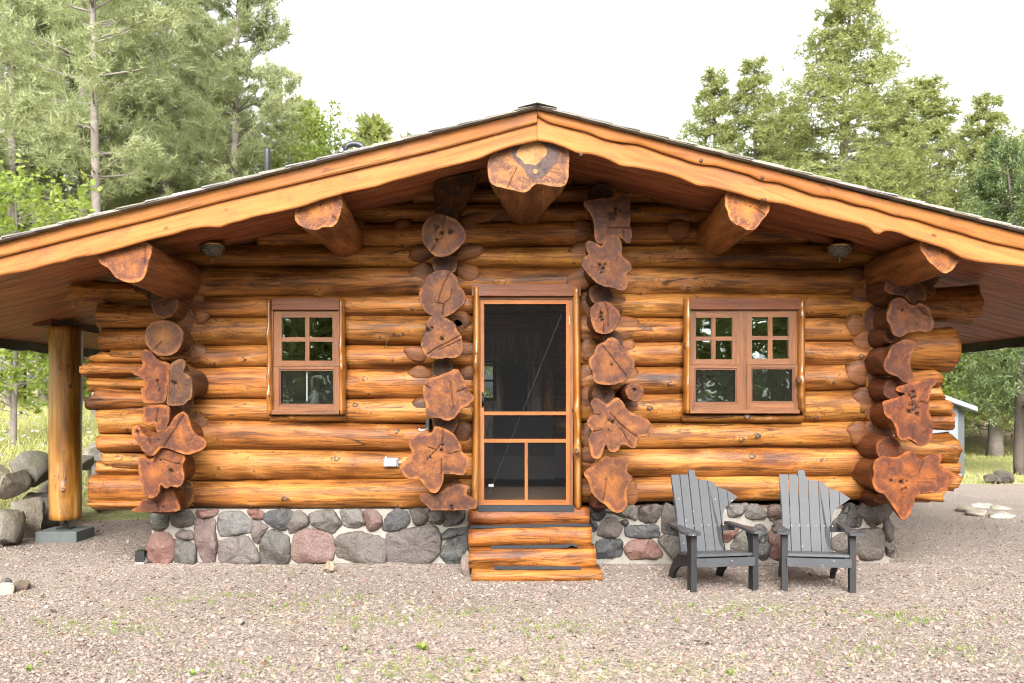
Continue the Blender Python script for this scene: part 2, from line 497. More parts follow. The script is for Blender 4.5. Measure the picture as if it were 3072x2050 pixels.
# ------------------------------------------------------------------ log building
def log_mesh(name, L, ry, rz, seed, n=36, seg=.055, knots=0, kside=(-1, 0, 0), flare0=0.0, flare1=0.0, ragged=0.0, wob=.026, taper=0.0, mats=None, pinch=0):
    """a log along local x from -L/2 to L/2, elliptical (ry deep, rz high), uneven, with branch knots"""
    r = np.random.default_rng(seed)
    m = max(int(L / seg), 3)
    xs = np.linspace(-L / 2, L / 2, m + 1)
    th = np.linspace(0, 2 * math.pi, n, endpoint=False)
    X, TH = np.meshgrid(xs, th, indexing='ij')
    ph = r.uniform(0, 6.3, 12)
    R = 1 + wob * 2.2 * np.sin(X * 1.1 + ph[0]) * .5 + wob * (np.sin(2 * TH + X * 1.7 + ph[1]) + np.sin(3 * TH - X * 2.9 + ph[2]) * .7 + np.sin(X * 5.3 + TH + ph[3]) * .5 + np.sin(X * 11 + 2 * TH + ph[9]) * .35 + np.sin(6 * TH + X * .5 + ph[6]) * .38 + np.sin(10 * TH - X * .8 + ph[7]) * .22)
    R = R * (1 + taper * X / max(L, .1))
    cy = wob * .35 * np.sin(xs * .9 + ph[4]); cz = wob * .30 * np.sin(xs * 1.3 + ph[5])
    for fl, sgn in ((flare0, -1), (flare1, 1)):
        if fl:
            d = np.clip(1 - (L / 2 - sgn * X) / .45, 0, 1)
            lob = np.sin(4 * TH + ph[6]) * .5 + np.sin(7 * TH + ph[7]) * .35 + np.sin(11 * TH + ph[10]) * .2
            R = R * (1 + fl * d ** 1.5 * (1 + .55 * lob))
            if ragged:
                X = X + sgn * ragged * (np.clip(1 - (L / 2 - sgn * X) / .25, 0, 1)) * (np.sin(3 * TH + ph[8]) * .5 + np.sign(np.sin(2 * TH + ph[11])) * .5)
    if pinch: R = R * (1 - .5 * np.clip(1 - (L / 2 + pinch * X) / .3, 0, 1))
    kn = []; HA = np.zeros_like(X)
    for k in range(int(round(knots * .9))):
        kx = r.uniform(-L / 2 + .08, L / 2 - .08); kt = math.pi * 1.5 + r.uniform(-1.0, .85)      # theta: y=cos? see below
        kr = r.choice([.009, .012, .017, .025], p=[.25, .35, .25, .15]); kn.append((kx, kt, kr))
        dx = X - kx; dt = (np.mod(TH - kt + math.pi, 2 * math.pi) - math.pi) * rz
        R = R + r.uniform(.5, 1.6) * kr / rz * np.exp(-(dx ** 2 / (.05 ** 2) + dt ** 2 / (.035 ** 2)))
        HA = np.maximum(HA, np.exp(-((dx - .02) ** 2 / (.085 ** 2) + (dt + .01) ** 2 / (.036 ** 2))))
    # theta measured so that 1.5*pi faces -y
    Y = np.sin(TH) * ry * R + cy[:, None]
    Z = np.cos(TH) * -rz * R * -1 + cz[:, None]
    V = np.stack([X, Y, Z], -1).reshape(-1, 3)
    i, k = np.meshgrid(np.arange(m), np.arange(n), indexing='ij'); k2 = (k + 1) % n
    Fq = np.stack([i * n + k, i * n + k2, (i + 1) * n + k2, (i + 1) * n + k], -1).reshape(-1, 4)
    V = V.tolist(); Fc = [tuple(f[::-1]) for f in Fq.tolist()]
    mi = [0] * len(Fc); rim = [0.0] * len(V); ha = HA.ravel().tolist()
    for e, base in ((-1, 0), (1, m * n)):
        c = np.mean(V[base:base + n], axis=0)
        mid = [(np.array(V[base + q]) * .5 + c * .5) for q in range(n)]
        b2 = len(V); V += [p.tolist() for p in mid] + [c.tolist()]; rim += [rz * .5] * n + [rz]
        for q in range(n):
            q2 = (q + 1) % n
            a = (base + q, base + q2, b2 + q2, b2 + q); t = (b2 + q, b2 + q2, b2 + n)
            Fc += [a if e < 0 else a[::-1], t if e < 0 else t[::-1]]; mi += [1, 1]
    for kx, kt, kr in kn:                                     # cut branch stubs
        gx = int(np.clip(np.searchsorted(xs, kx), 1, m)); w = (kx - xs[gx - 1]) / (xs[gx] - xs[gx - 1])
        tk = (kt % (2 * math.pi)) / (2 * math.pi) * n; t0 = int(tk) % n
        P = np.array(V[(gx - 1) * n + t0]) * (1 - w) + np.array(V[gx * n + t0]) * w
        P2 = np.array(V[(gx - 1) * n + (t0 + 1) % n]) * (1 - w) + np.array(V[gx * n + (t0 + 1) % n]) * w
        P = P + (P2 - P) * (tk - int(tk))
        nr = np.array([0, math.sin(kt), math.cos(kt)]); tg = np.array([0, math.cos(kt), -math.sin(kt)])
        b2 = len(V); q = 9
        for s_, h_ in ((1.0, -.004), (.8, .0022), (.35, -.001)):
            for a in range(q):
                t = 2 * math.pi * a / q
                wv = 1 + .18 * math.sin(3 * t + kx * 9)
                V.append((P + nr * h_ + np.array([1, 0, 0]) * math.cos(t) * kr * 1.25 * s_ * wv + tg * math.sin(t) * kr * s_ * wv).tolist()); rim.append(0)
        for ring in range(2):
            for a in range(q):
                a2 = (a + 1) % q
                Fc.append((b2 + ring * q + a, b2 + ring * q + a2, b2 + (ring + 1) * q + a2, b2 + (ring + 1) * q + a)); mi.append(2)
        Fc.append(tuple(range(b2 + 2 * q, b2 + 3 * q))); mi.append(2)
    return mesh(name, V, Fc, mats or [M_LOG, M_END, M_KNOT], mi, True, {'rim': rim, 'dark': [0.0] * len(V), 'halo': ha + [0.0] * (len(V) - len(ha))})


FRONT = Matrix(((0, 1, 0, 0), (-1, 0, 0, 0), (0, 0, 1, 0), (0, 0, 0, 1)))     # local x points to the camera side, y to world x


def crop(k, pts):
    ox, oy, s = {'L1': (250, 740, 4), 'L2': (250, 1150, 4), 'A': (0, 600, 2.614), 'M1': (1200, 500, 4), 'M2': (1170, 800, 4), 'M3': (1140, 1150, 4),
                 'R1': (1690, 540, 4), 'R2': (1690, 880, 4), 'R3': (1690, 1180, 4), 'E1': (2540, 700, 4), 'E2': (2520, 940, 4), 'E3': (2520, 1200, 4),
                 'F1': (300, 1450, 1.9583), 'F2': (1740, 1480, 2.35), 'W': (0, 280, 2.295), 'X': (1024, 280, 2.295), 'Y': (2048, 280, 2.295),
                 'C': (1900, 1350, 2.9375), 'S': (0, 0, 1)}[k]
    return [(ox + x / s, oy + y / s) for x, y in pts]


def chaikin(p, it=2, closed=True):
    for _ in range(it):
        q = []
        n = len(p)
        for i in range(n if closed else n - 1):
            a, b = p[i], p[(i + 1) % n]
            q.append((a[0] * .75 + b[0] * .25, a[1] * .75 + b[1] * .25)); q.append((a[0] * .25 + b[0] * .75, a[1] * .25 + b[1] * .75))
        p = q
    return p


def resample(p, step):
    P = np.array(p + [p[0]]); d = np.r_[0, np.cumsum(np.linalg.norm(np.diff(P, axis=0), axis=1))]
    n = max(int(d[-1] / step), 12); t = np.linspace(0, d[-1], n, endpoint=False)
    return np.stack([np.interp(t, d, P[:, 0]), np.interp(t, d, P[:, 1])], -1)


def seg_dist(P, A, B):
    d = B - A; L2 = (d ** 2).sum(-1) + 1e-12
    t = np.clip(((P[:, None] - A[None]) * d[None]).sum(-1) / L2[None], 0, 1)
    return np.sqrt((((A[None] + t[..., None] * d[None]) - P[:, None]) ** 2).sum(-1)).min(1)


def inside(P, poly):
    x, y = P[:, 0][:, None], P[:, 1][:, None]; a = poly; b = np.roll(poly, -1, 0)
    c = ((a[:, 1] > y) != (b[:, 1] > y)) & (x < (b[:, 0] - a[:, 0]) * (y - a[:, 1]) / (b[:, 1] - a[:, 1] + 1e-12) + a[:, 0])
    return c.sum(1) % 2 == 1


def cross_log(name, ck, outline, yf, core_r, parent, yb=9.12, color=(1, 1, 1), cracks=(), holes=(), flare=.26, core=None, tilt=(0, 0), smooth=2):
    """a log running away from the camera; its sawn end follows the outline seen in the photograph"""
    o = [(at(u, v, yf)[0], at(u, v, yf)[2]) for u, v in crop(ck, outline)]
    o = chaikin(o, smooth)
    P = resample(o, .014)
    if ((P[:, 0] * np.roll(P[:, 1], -1) - np.roll(P[:, 0], -1) * P[:, 1]).sum()) < 0: P = P[::-1]
    sd = abs(hash(name + str(round(float(P[0, 0]), 3)))) % 1000
    sd = int(abs(P[0, 0] * 977 + P[0, 1] * 313)) % 997
    r = np.random.default_rng(sd)
    n = len(P); cen = P.mean(0)
    if core is None: core = cen
    else:
        q = at(*crop(ck, [core])[0], yf); core = np.array([q[0], q[2]])
    nrm = np.roll(P, -1, 0) - np.roll(P, 1, 0); nrm = np.stack([nrm[:, 1], -nrm[:, 0]], -1); nrm /= np.linalg.norm(nrm, axis=1)[:, None] + 1e-9
    P = P + nrm * (r.normal(0, .0012, n))[:, None]
    capP = P - nrm * .004
    # interior points
    lo, hi = P.min(0), P.max(0)
    gx, gy = np.meshgrid(np.arange(lo[0], hi[0], .017), np.arange(lo[1], hi[1], .017))
    G = np.stack([gx.ravel(), gy.ravel()], -1) + r.uniform(-.004, .004, (gx.size, 2))
    A, B = capP, np.roll(capP, -1, 0)
    G = G[inside(G, capP)]
    if len(G): G = G[seg_dist(G, A, B) > .007]
    pts = [tuple(p) for p in capP]; dep = [0.0] * n; dark = [0.0] * n
    feat = []
    for cr, w in cracks:
        c = [(at(u, v, yf)[0], at(u, v, yf)[2]) for u, v in crop(ck, cr)]
        Lc = np.array(c); dd = np.r_[0, np.cumsum(np.linalg.norm(np.diff(Lc, axis=0), axis=1))]
        t = np.arange(0, dd[-1] + .001, .009)
        Q = np.stack([np.interp(t, dd, Lc[:, 0]), np.interp(t, dd, Lc[:, 1])], -1)
        tg = np.gradient(Q, axis=0) if len(Q) > 1 else np.array([[1, 0]]); tg /= np.linalg.norm(tg, axis=1)[:, None] + 1e-9
        sn = np.stack([-tg[:, 1], tg[:, 0]], -1)
        for i in range(len(Q)):
            ww = w * (.7 + .6 * r.random())
            for s_, d_, k_ in ((0, .016, 1.0), (1, 0, .1), (-1, 0, .1)):
                feat.append((Q[i] + sn[i] * s_ * ww, d_, k_))
    for hx, hy, hr in holes:
        q = at(*crop(ck, [(hx, hy)])[0], yf); rr = hr / {'A': 2.614}.get(ck, 4) * yf / F
        feat.append((np.array([q[0], q[2]]), .03, 1.0))
        for a in range(7):
            t = a * .898; s_ = 1 + .35 * math.sin(3 * t + hx)
            feat.append((np.array([q[0] + math.cos(t) * rr * .55 * s_, q[2] + math.sin(t) * rr * .55 * s_]), .02, 1.0))
            feat.append((np.array([q[0] + math.cos(t) * rr * s_, q[2] + math.sin(t) * rr * s_]), 0, .15))
    if feat:
        FP = np.array([f[0] for f in feat]); ok = inside(FP, capP) & (seg_dist(FP, A, B) > .004)
        FP = FP[ok]; feat = [f for f, k in zip(feat, ok) if k]
        if len(FP) and len(G):
            dmin = np.sqrt(((G[:, None] - FP[None]) ** 2).sum(-1)).min(1); G = G[dmin > .0075]
        for p, d_, k_ in feat: pts.append(tuple(p)); dep.append(d_); dark.append(k_)
    und = [float(noise.noise(Vector((p[0] * 9, p[1] * 9, sd)))) * .004 for p in G]
    for p, u_ in zip(G, und): pts.append(tuple(p)); dep.append(-u_ if u_ < 0 else 0); dark.append(0.0)
    res = geometry.delaunay_2d_cdt([Vector(p) for p in pts], [], [list(range(n))], 1, 1e-5, True)
    vc, fc, orig = res[0], res[2], res[3]
    D = [max([dep[i] for i in og] or [0]) for og in orig]; K = [max([dark[i] for i in og] or [0]) for og in orig]
    VC = np.array([(p[0], p[1]) for p in vc]); rimv = seg_dist(VC, A, B)
    # map to local: x = toward camera, y = world x, z = world z (origin at core, front plane x=0)
    cx, cz = core
    V = []; rim = []; drk = []
    for p, d_, k_, rm in zip(VC, D, K, rimv):
        tl = tilt[0] * (p[0] - cx) + tilt[1] * (p[1] - cz)
        V.append((-d_ + tl, p[0] - cx, p[1] - cz)); rim.append(rm); drk.append(k_)
    Fc = [tuple(f) for f in fc]
    if Fc:
        ctr = np.array([VC[list(f)].mean(0) for f in Fc]); keep = inside(ctr, capP)
        Fc = [f for f, k_ in zip(Fc, keep) if k_]
    # make cap face +x : normal check
    if Fc:
        a, b, c = (Vector(V[i]) for i in Fc[0][:3])
        if (b - a).cross(c - a).x < 0: Fc = [f[::-1] for f in Fc]
    mi = [0] * len(Fc)
    tot = yb - yf
    ang0 = math.atan2(P[0, 1] - cz, P[0, 0] - cx)
    dd = np.r_[0, np.cumsum(np.linalg.norm(np.diff(np.vstack([P, P[:1]]), axis=0), axis=1))]
    fr = dd[:-1] / dd[-1]
    # start the circle at the vertex with the largest x offset to keep it untwisted
    k0 = int(np.argmax(P[:, 0])); fr = fr - fr[k0]
    ang = fr * 2 * math.pi
    circ = np.stack([np.cos(ang) * core_r, np.sin(ang) * core_r], -1) + 0
    rings = [(0.0, 'cap'), (.006, 0.0)]
    for d_ in (.03, .07, .12, .18, .25, .35, .5, .75, 1.05, 1.4):
        if d_ < tot - .03: rings.append((d_, min(1.0, (d_ / flare)) if flare else 0))
    rings.append((tot, 1.0 if flare else 0.0))
    base = len(V)
    loc = P - np.array([cx, cz])
    for d_, s_ in rings:
        if s_ == 'cap': Q = capP - np.array([cx, cz])
        else:
            s2 = s_ * s_ * (3 - 2 * s_)
            Q = loc * (1 - s2) + circ * s2
        for k in range(n):
            tl = tilt[0] * Q[k, 0] + tilt[1] * Q[k, 1]
            wv = .004 * math.sin(d_ * 14 + k * 2 * math.pi / n * 3 + sd) if d_ > .05 else 0
            V.append((-d_ + tl * max(0, 1 - d_ / .2), Q[k, 0] * (1 + wv * 4), Q[k, 1] * (1 + wv * 4))); rim.append(0); drk.append(0)
    for i in range(len(rings) - 1):
        for k in range(n):
            k2 = (k + 1) % n
            Fc.append((base + i * n + k, base + (i + 1) * n + k, base + (i + 1) * n + k2, base + i * n + k2)); mi.append(0 if i == 0 else 1)
    me = mesh(name, V, Fc, [M_END, M_LOGX], mi, True, {'rim': rim, 'dark': drk})
    # sharp rim
    M = T(cx, yf, cz) @ FRONT
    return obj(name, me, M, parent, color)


M_LOGX = make_wood('stained_log', (.065, .026, .010), (.15, .060, .022), (.25, .105, .036), .6, .0, streak=.6, spec=.25, k=.72)

# ------------------------------------------------------------------ the cabin
cabin = empty('log_cabin', (0.1, 9.2, 0))
tag(cabin, 'varnished honey brown log cabin with flared log ends, on a fieldstone foundation', 'cabin')

PX = 0.207                                          # ridge x


def roof_top(x): return 4.008 - (.249 if x < PX else .2545) * abs(x - PX)
def soffit(x): return roof_top(x) - .15


XL, XR = -5.98, 6.12
YF, YB = 7.70, 15.6


def wall_log(x0, x1, vt0, vt1, vb0, vb1, seed, knots, name='wall_log', y=9.0, color=(1, 1, 1), over=1.07):
    """a wall log between photo rows vt..vb (left end 0, right end 1) on the facade plane"""
    z0 = (wz(vt0, y) + wz(vb0, y)) / 2; z1 = (wz(vt1, y) + wz(vb1, y)) / 2
    h = ((vb0 - vt0) + (vb1 - vt1)) / 4 * y / F
    L = math.hypot(x1 - x0, z1 - z0); a = math.atan2(z1 - z0, x1 - x0)
    tap = ((vb1 - vt1) - (vb0 - vt0)) / (vb1 - vt1 + vb0 - vt0) * 2
    ry = .09 + h * .45
    me = log_mesh(name, L, ry, h * over, seed, knots=knots, taper=max(-.5, min(.5, tap)))
    return obj(name, me, T((x0 + x1) / 2, y + ry, (z0 + z1) / 2) @ Ry(-a), cabin, color)


def lc():
    b = random.uniform(.86, 1.08)
    return (b, b * random.uniform(.93, 1.04), b * random.uniform(.85, 1.1))


XLC, XRC = -3.30, 3.66
def lerp(a, b, t): return a + (b - a) * t


# full-width courses above the door (rows at x=-3.3 and x=3.66), clipped where they meet the roof
full = [(480, 487, 551, 553, 4), (551, 553, 608, 606, 7), (608, 606, 663, 662, 9), (663, 662, 734, 732, 8), (734, 732, 797, 802, 9), (797, 802, 887, 880, 22)]
for i, (a0, a1, b0, b1, kn) in enumerate(full):
    zc = wz((a0 + a1 + b0 + b1) / 4)
    hl = (soffit(PX) + .05 - zc) / .252
    x0, x1 = max(XLC, PX - hl), min(XRC, PX + hl)
    t0, t1 = (x0 - XLC) / (XRC - XLC), (x1 - XLC) / (XRC - XLC)
    wall_log(x0, x1, lerp(a0, a1, t0), lerp(a0, a1, t1), lerp(b0, b1, t0), lerp(b0, b1, t1), 100 + i, kn, color=lc())

DOOR_L, DOOR_R = -.36, .645
WIN1 = (wx(814), wx(1031)); WIN2 = (wx(2054), wx(2405))
left = [(887, 945, 885, 945, 6, 0), (945, 1038, 943, 1036, 7, 1), (1038, 1103, 1036, 1102, 9, 1), (1103, 1197, 1102, 1198, 8, 1), (1197, 1262, 1198, 1272, 12, 2),
        (1262, 1352, 1272, 1356, 10, 0), (1352, 1442, 1356, 1444, 22, 0), (1442, 1526, 1444, 1526, 10, 0)]
right = [(882, 952, 875, 948, 9, 0), (952, 1026, 948, 1022, 5, 1), (1026, 1101, 1022, 1094, 6, 1), (1101, 1184, 1094, 1168, 9, 1), (1184, 1272, 1168, 1268, 9, 2),
         (1272, 1346, 1268, 1345, 10, 0), (1346, 1436, 1345, 1431, 7, 0), (1436, 1512, 1431, 1505, 6, 0)]
sd = 200
for rows, xa, xb, win in ((left, XLC, DOOR_L, WIN1), (right, DOOR_R, XRC, WIN2)):
    for a0, b0, a1, b1, kn, cut in rows:
        sd += 1
        spans = [(xa, xb)] if not cut else [(xa, win[0]), (win[1], xb)]
        c = lc()
        for s, (p, q) in enumerate(spans):
            t0, t1 = (p - xa) / (xb - xa), (q - xa) / (xb - xa)
            wall_log(p, q, lerp(a0, a1, t0), lerp(a0, a1, t1), lerp(b0, b1, t0), lerp(b0, b1, t1), sd * 3 + s, max(2, int(kn * (q - p) / (xb - xa)) + 1), color=c)
        if cut == 2:                                   # what is left of the course below the window
            t = ((win[0] + win[1]) / 2 - xa) / (xb - xa)
            wall_log(win[0] - .02, win[1] + .02, 1238, 1238, lerp(b0, b1, t), lerp(b0, b1, t), sd * 3 + 7, 4, color=c)

# twig stub beside the door column
tw = MB(); tw.tube([at(1178, 1000, 8.99), at(1196, 1008, 8.965), at(1208, 1003, 8.93)], [.004, .012, .016], 7); tw.tube([at(1178, 1000, 8.99), at(1168, 1012, 8.985), at(1152, 1044, 8.985)], [.005, .006, .003], 6)
tw.build('branch_stub', [M_KNOT], None, cabin, True)

# log tails running past the two corners
tails = [  # side, v top, v bottom, u end, flare, ragged
    (-1, 845, 918, 206, .3, .07), (-1, 915, 985, 308, .1, .01), (-1, 985, 1053, 308, .1, .01), (-1, 1050, 1084, 347, .1, .01), (-1, 1062, 1094, 288, .3, .05),
    (-1, 1084, 1136, 262, .35, .03), (-1, 1132, 1172, 272, .3, .02), (-1, 1170, 1232, 280, .35, .04), (-1, 1206, 1248, 355, .1, .0),
    (-1, 1228, 1300, 305, .16, .02), (-1, 1300, 1354, 310, .15, .01), (-1, 1354, 1424, 350, .05, 0), (-1, 1356, 1400, 318, .3, .03), (-1, 1380, 1425, 296, .3, .03), (-1, 1424, 1506, 283, .06, .01), (-1, 1490, 1527, 281, .1, .03),
    (1, 862, 966, 2922, .16, .03), (1, 988, 1112, 2850, .14, .02), (1, 1112, 1160, 2806, .35, .03), (1, 1152, 1200, 2824, .3, .03), (1, 1197, 1243, 2840, .25, .03), (1, 1242, 1290, 2858, .3, .02),
    (1, 1302, 1392, 2864, .28, .03), (1, 1388, 1430, 2868, .3, .03), (1, 1420, 1470, 2860, .35, .03), (1, 1462, 1504, 2826, .4, .03), (1, 1476, 1506, 2784, .1, 0)]
for i, (s, v0, v1, ue, fl, rg) in enumerate(tails):
    yc = 9.12
    xe = wx(ue, yc) - s * rg * .9; xs_ = -3.10 if s < 0 else 3.45
    L = abs(xe - xs_); h = (v1 - v0) / 2 * yc / F
    me = log_mesh('log_tail', L, .10 + h * .4, h * (1.06 / (1 + fl * .6)), 400 + i, seg=.035, n=32, flare0=fl if s < 0 else 0, flare1=fl if s > 0 else 0, ragged=rg, wob=.024, knots=2 if i % 3 == 0 else 0, pinch=s)
    obj('log_tail', me, T((xe + xs_) / 2, yc + random.uniform(-.03, .06), wz((v0 + v1) / 2, yc)), cabin, lc())

# the four columns of sawn log ends
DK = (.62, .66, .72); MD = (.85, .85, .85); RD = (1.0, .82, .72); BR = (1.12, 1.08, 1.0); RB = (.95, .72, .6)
N_ = 'cross_log'
# left corner
cross_log(N_, 'L1', [(775, 340), (800, 345), (850, 330), (920, 285), (985, 240), (1015, 228), (1050, 275), (1090, 370), (1105, 450), (1090, 540), (1050, 600), (980, 645), (900, 670), (840, 668), (790, 655), (745, 610), (725, 580), (660, 570), (610, 530), (590, 480), (640, 420), (700, 360)], 8.69, .15, cabin, color=DK, cracks=[([(780, 350), (795, 640)], .002)], holes=[(875, 430, 12)], core=(880, 480))
cross_log(N_, 'L1', [(800, 680), (830, 765), (850, 830), (910, 865), (980, 875), (1050, 845), (1110, 790), (1145, 710), (1140, 650), (1110, 590), (1060, 570), (960, 600), (850, 640)], 8.73, .12, cabin, color=MD, holes=[(965, 698, 14)])
cross_log(N_, 'L1', [(735, 1100), (740, 1010), (775, 945), (830, 905), (900, 885), (980, 883), (1060, 895), (1130, 935), (1185, 990), (1205, 1050), (1195, 1130), (1165, 1210), (1120, 1270), (1050, 1310), (960, 1320), (880, 1300), (830, 1265), (770, 1210), (735, 1150)], 8.62, .135, cabin, color=MD, cracks=[([(930, 1150), (830, 1255)], .004)])
cross_log(N_, 'S', [(425, 1051), (440, 1046), (455, 1055), (464, 1070), (474, 1082), (501, 1086), (512, 1093), (507, 1130), (503, 1174), (497, 1212), (465, 1210), (432, 1212), (426, 1202), (430, 1187), (422, 1177), (420, 1165), (440, 1160), (430, 1136), (402, 1126), (394, 1116), (419, 1105), (430, 1093), (421, 1070)], 8.62, .13, cabin, color=RB, cracks=[([(470, 1147), (480, 1165), (476, 1175)], .006)], holes=[(472, 1143, 20)], core=(462, 1130))
cross_log(N_, 'S', [(509, 1093), (522, 1084), (536, 1076), (551, 1078), (560, 1091), (552, 1109), (548, 1119), (566, 1124), (577, 1139), (577, 1160), (578, 1187), (572, 1202), (561, 1204), (557, 1216), (530, 1219), (508, 1220), (498, 1213), (502, 1174), (505, 1130)], 8.55, .13, cabin, color=DK, cracks=[([(510, 1100), (506, 1210)], .003)], holes=[(523, 1150, 30), (515, 1146, 16)], core=(535, 1150))
cross_log(N_, 'L2', [(700, 290), (790, 262), (870, 262), (930, 255), (1000, 262), (1045, 285), (1037, 360), (1035, 430), (1010, 520), (965, 590), (915, 612), (870, 585), (862, 520), (858, 480), (805, 508), (740, 505), (700, 470), (708, 410), (735, 370), (690, 320)], 8.60, .10, cabin, color=RD, cracks=[([(900, 300), (870, 470)], .003)], core=(900, 400))
cross_log(N_, 'L2', [(1195, 332), (1218, 355), (1240, 370), (1275, 420), (1290, 500), (1320, 570), (1360, 630), (1430, 650), (1480, 690), (1487, 740), (1440, 800), (1370, 830), (1300, 850), (1250, 870), (1150, 840), (1030, 795), (940, 770), (890, 830), (840, 885), (780, 870), (735, 838), (690, 800), (672, 740), (620, 680), (580, 620), (575, 560), (610, 510), (650, 495), (690, 540), (710, 610), (740, 618), (790, 655), (880, 630), (940, 600), (990, 560), (1030, 500), (1070, 430), (1130, 365)], 8.42, .14, cabin, color=(1.15, .92, .72), cracks=[([(1200, 385), (1130, 500), (1040, 640), (960, 760)], .010), ([(780, 660), (800, 720)], .004)], holes=[(645, 580, 26), (905, 683, 8)], core=(1010, 660), flare=.3)
cross_log(N_, 'L2', [(655, 880), (700, 868), (750, 872), (765, 920), (830, 900), (880, 820), (940, 785), (1020, 795), (1120, 830), (1235, 868), (1215, 930), (1190, 985), (1195, 1030), (1215, 1100), (1205, 1180), (1165, 1245), (1110, 1258), (1050, 1235), (1010, 1270), (970, 1265), (930, 1215), (922, 1240), (915, 1320), (870, 1370), (800, 1392), (740, 1370), (705, 1310), (695, 1240), (705, 1190), (670, 1170), (660, 1100), (658, 1000)], 8.48, .14, cabin, color=(1.2, .95, .75), holes=[(1050, 1055, 30), (925, 920, 14), (785, 970, 9)], cracks=[([(855, 950), (880, 880)], .006), ([(960, 920), (1080, 960), (1180, 975)], .002)], core=(930, 1050), flare=.3)
cross_log(N_, 'L2', [(720, 1375), (800, 1395), (880, 1372), (930, 1300), (950, 1240), (1080, 1250), (1095, 1340), (1135, 1420), (1168, 1500), (1160, 1540), (1000, 1548), (800, 1548), (640, 1548), (560, 1540), (600, 1500), (660, 1480), (690, 1420)], 8.62, .14, cabin, color=RB, holes=[(880, 1440, 26), (960, 1485, 12)], cracks=[([(890, 1450), (905, 1530)], .008)], core=(880, 1440))
# column left of the door
cross_log(N_, 'M1', [(380, 205), (400, 250), (460, 290), (540, 340), (610, 380), (680, 392), (740, 372), (760, 330), (770, 278), (830, 262), (900, 240), (925, 200), (925, 130), (945, 110), (1000, 75), (900, 60), (740, 90), (600, 120), (450, 160)], 8.5, .155, cabin, color=(.55, .5, .5), cracks=[([(735, 140), (740, 260)], .003)], core=(560, 300), flare=.5)
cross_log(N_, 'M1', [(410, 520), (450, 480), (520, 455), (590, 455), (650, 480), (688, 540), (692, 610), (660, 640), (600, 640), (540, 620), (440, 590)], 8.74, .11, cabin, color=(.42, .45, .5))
cross_log(N_, 'M1', [(370, 580), (440, 565), (520, 575), (600, 600), (680, 630), (720, 680), (770, 740), (795, 830), (790, 890), (740, 950), (680, 1010), (610, 1060), (520, 1090), (440, 1090), (390, 1060), (350, 1010), (290, 950), (255, 870), (250, 790), (275, 700), (310, 640)], 8.55, .15, cabin, color=(.72, .66, .62), cracks=[([(535, 590), (512, 740)], .005), ([(450, 905), (372, 1015)], .004), ([(480, 880), (520, 820)], .003)], holes=[(440, 720, 40), (605, 780, 40), (500, 800, 34), (440, 880, 26)])
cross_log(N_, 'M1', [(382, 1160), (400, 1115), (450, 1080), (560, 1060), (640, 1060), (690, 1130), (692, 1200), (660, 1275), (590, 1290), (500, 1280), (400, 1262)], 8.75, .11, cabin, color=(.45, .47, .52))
cross_log(N_, 'M2', [(410, 180), (450, 110), (520, 60), (600, 38), (680, 40), (740, 65), (800, 120), (825, 180), (828, 230), (870, 270), (910, 330), (917, 410), (880, 460), (800, 530), (720, 590), (660, 610), (560, 610), (500, 600), (430, 555), (385, 500), (365, 430), (345, 360), (350, 290), (390, 220)], 8.55, .15, cabin, color=(.72, .66, .66), cracks=[([(715, 70), (650, 200), (570, 430)], .004), ([(545, 432), (640, 450), (632, 590)], .003), ([(640, 450), (720, 390), (740, 280)], .003)])
cross_log(N_, 'M2', [(480, 600), (550, 570), (620, 575), (660, 610), (720, 640), (780, 680), (795, 720), (800, 760), (860, 820), (865, 880), (885, 960), (870, 1040), (820, 1090), (740, 1110), (680, 1095), (620, 1115), (560, 1110), (470, 1105), (420, 1070), (375, 1000), (365, 930), (385, 850), (420, 780), (430, 700), (455, 640)], 8.5, .15, cabin, color=(1.0, .92, .85), cracks=[([(850, 825), (700, 910), (540, 990), (420, 1070)], .005), ([(860, 880), (700, 950), (580, 1000)], .002)], holes=[(455, 765, 34), (625, 870, 30), (505, 735, 16)])
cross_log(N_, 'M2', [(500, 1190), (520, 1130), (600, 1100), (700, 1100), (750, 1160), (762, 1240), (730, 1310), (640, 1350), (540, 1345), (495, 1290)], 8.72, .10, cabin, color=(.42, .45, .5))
cross_log(N_, 'M3', [(540, -20), (600, -60), (680, -80), (760, -115), (840, -140), (890, -175), (940, -170), (970, -110), (1010, -50), (1040, 40), (1060, 100), (1110, 125), (1142, 160), (1135, 205), (1090, 240), (1050, 280), (980, 305), (970, 340), (930, 380), (890, 430), (820, 455), (760, 450), (720, 420), (640, 425), (580, 405), (545, 365), (550, 300), (545, 240), (515, 170), (505, 60)], 8.48, .15, cabin, color=(1.12, .98, .88), cracks=[([(845, -20), (860, 150), (885, 290)], .003), ([(500, 0), (600, 65)], .002), ([(930, 105), (1040, 60)], .002)], core=(780, 140))
cross_log(N_, 'M3', [(615, 400), (700, 400), (790, 420), (880, 400), (920, 400), (940, 450), (930, 530), (880, 612), (800, 600), (700, 570), (630, 530)], 8.70, .11, cabin, color=(.55, .53, .56))
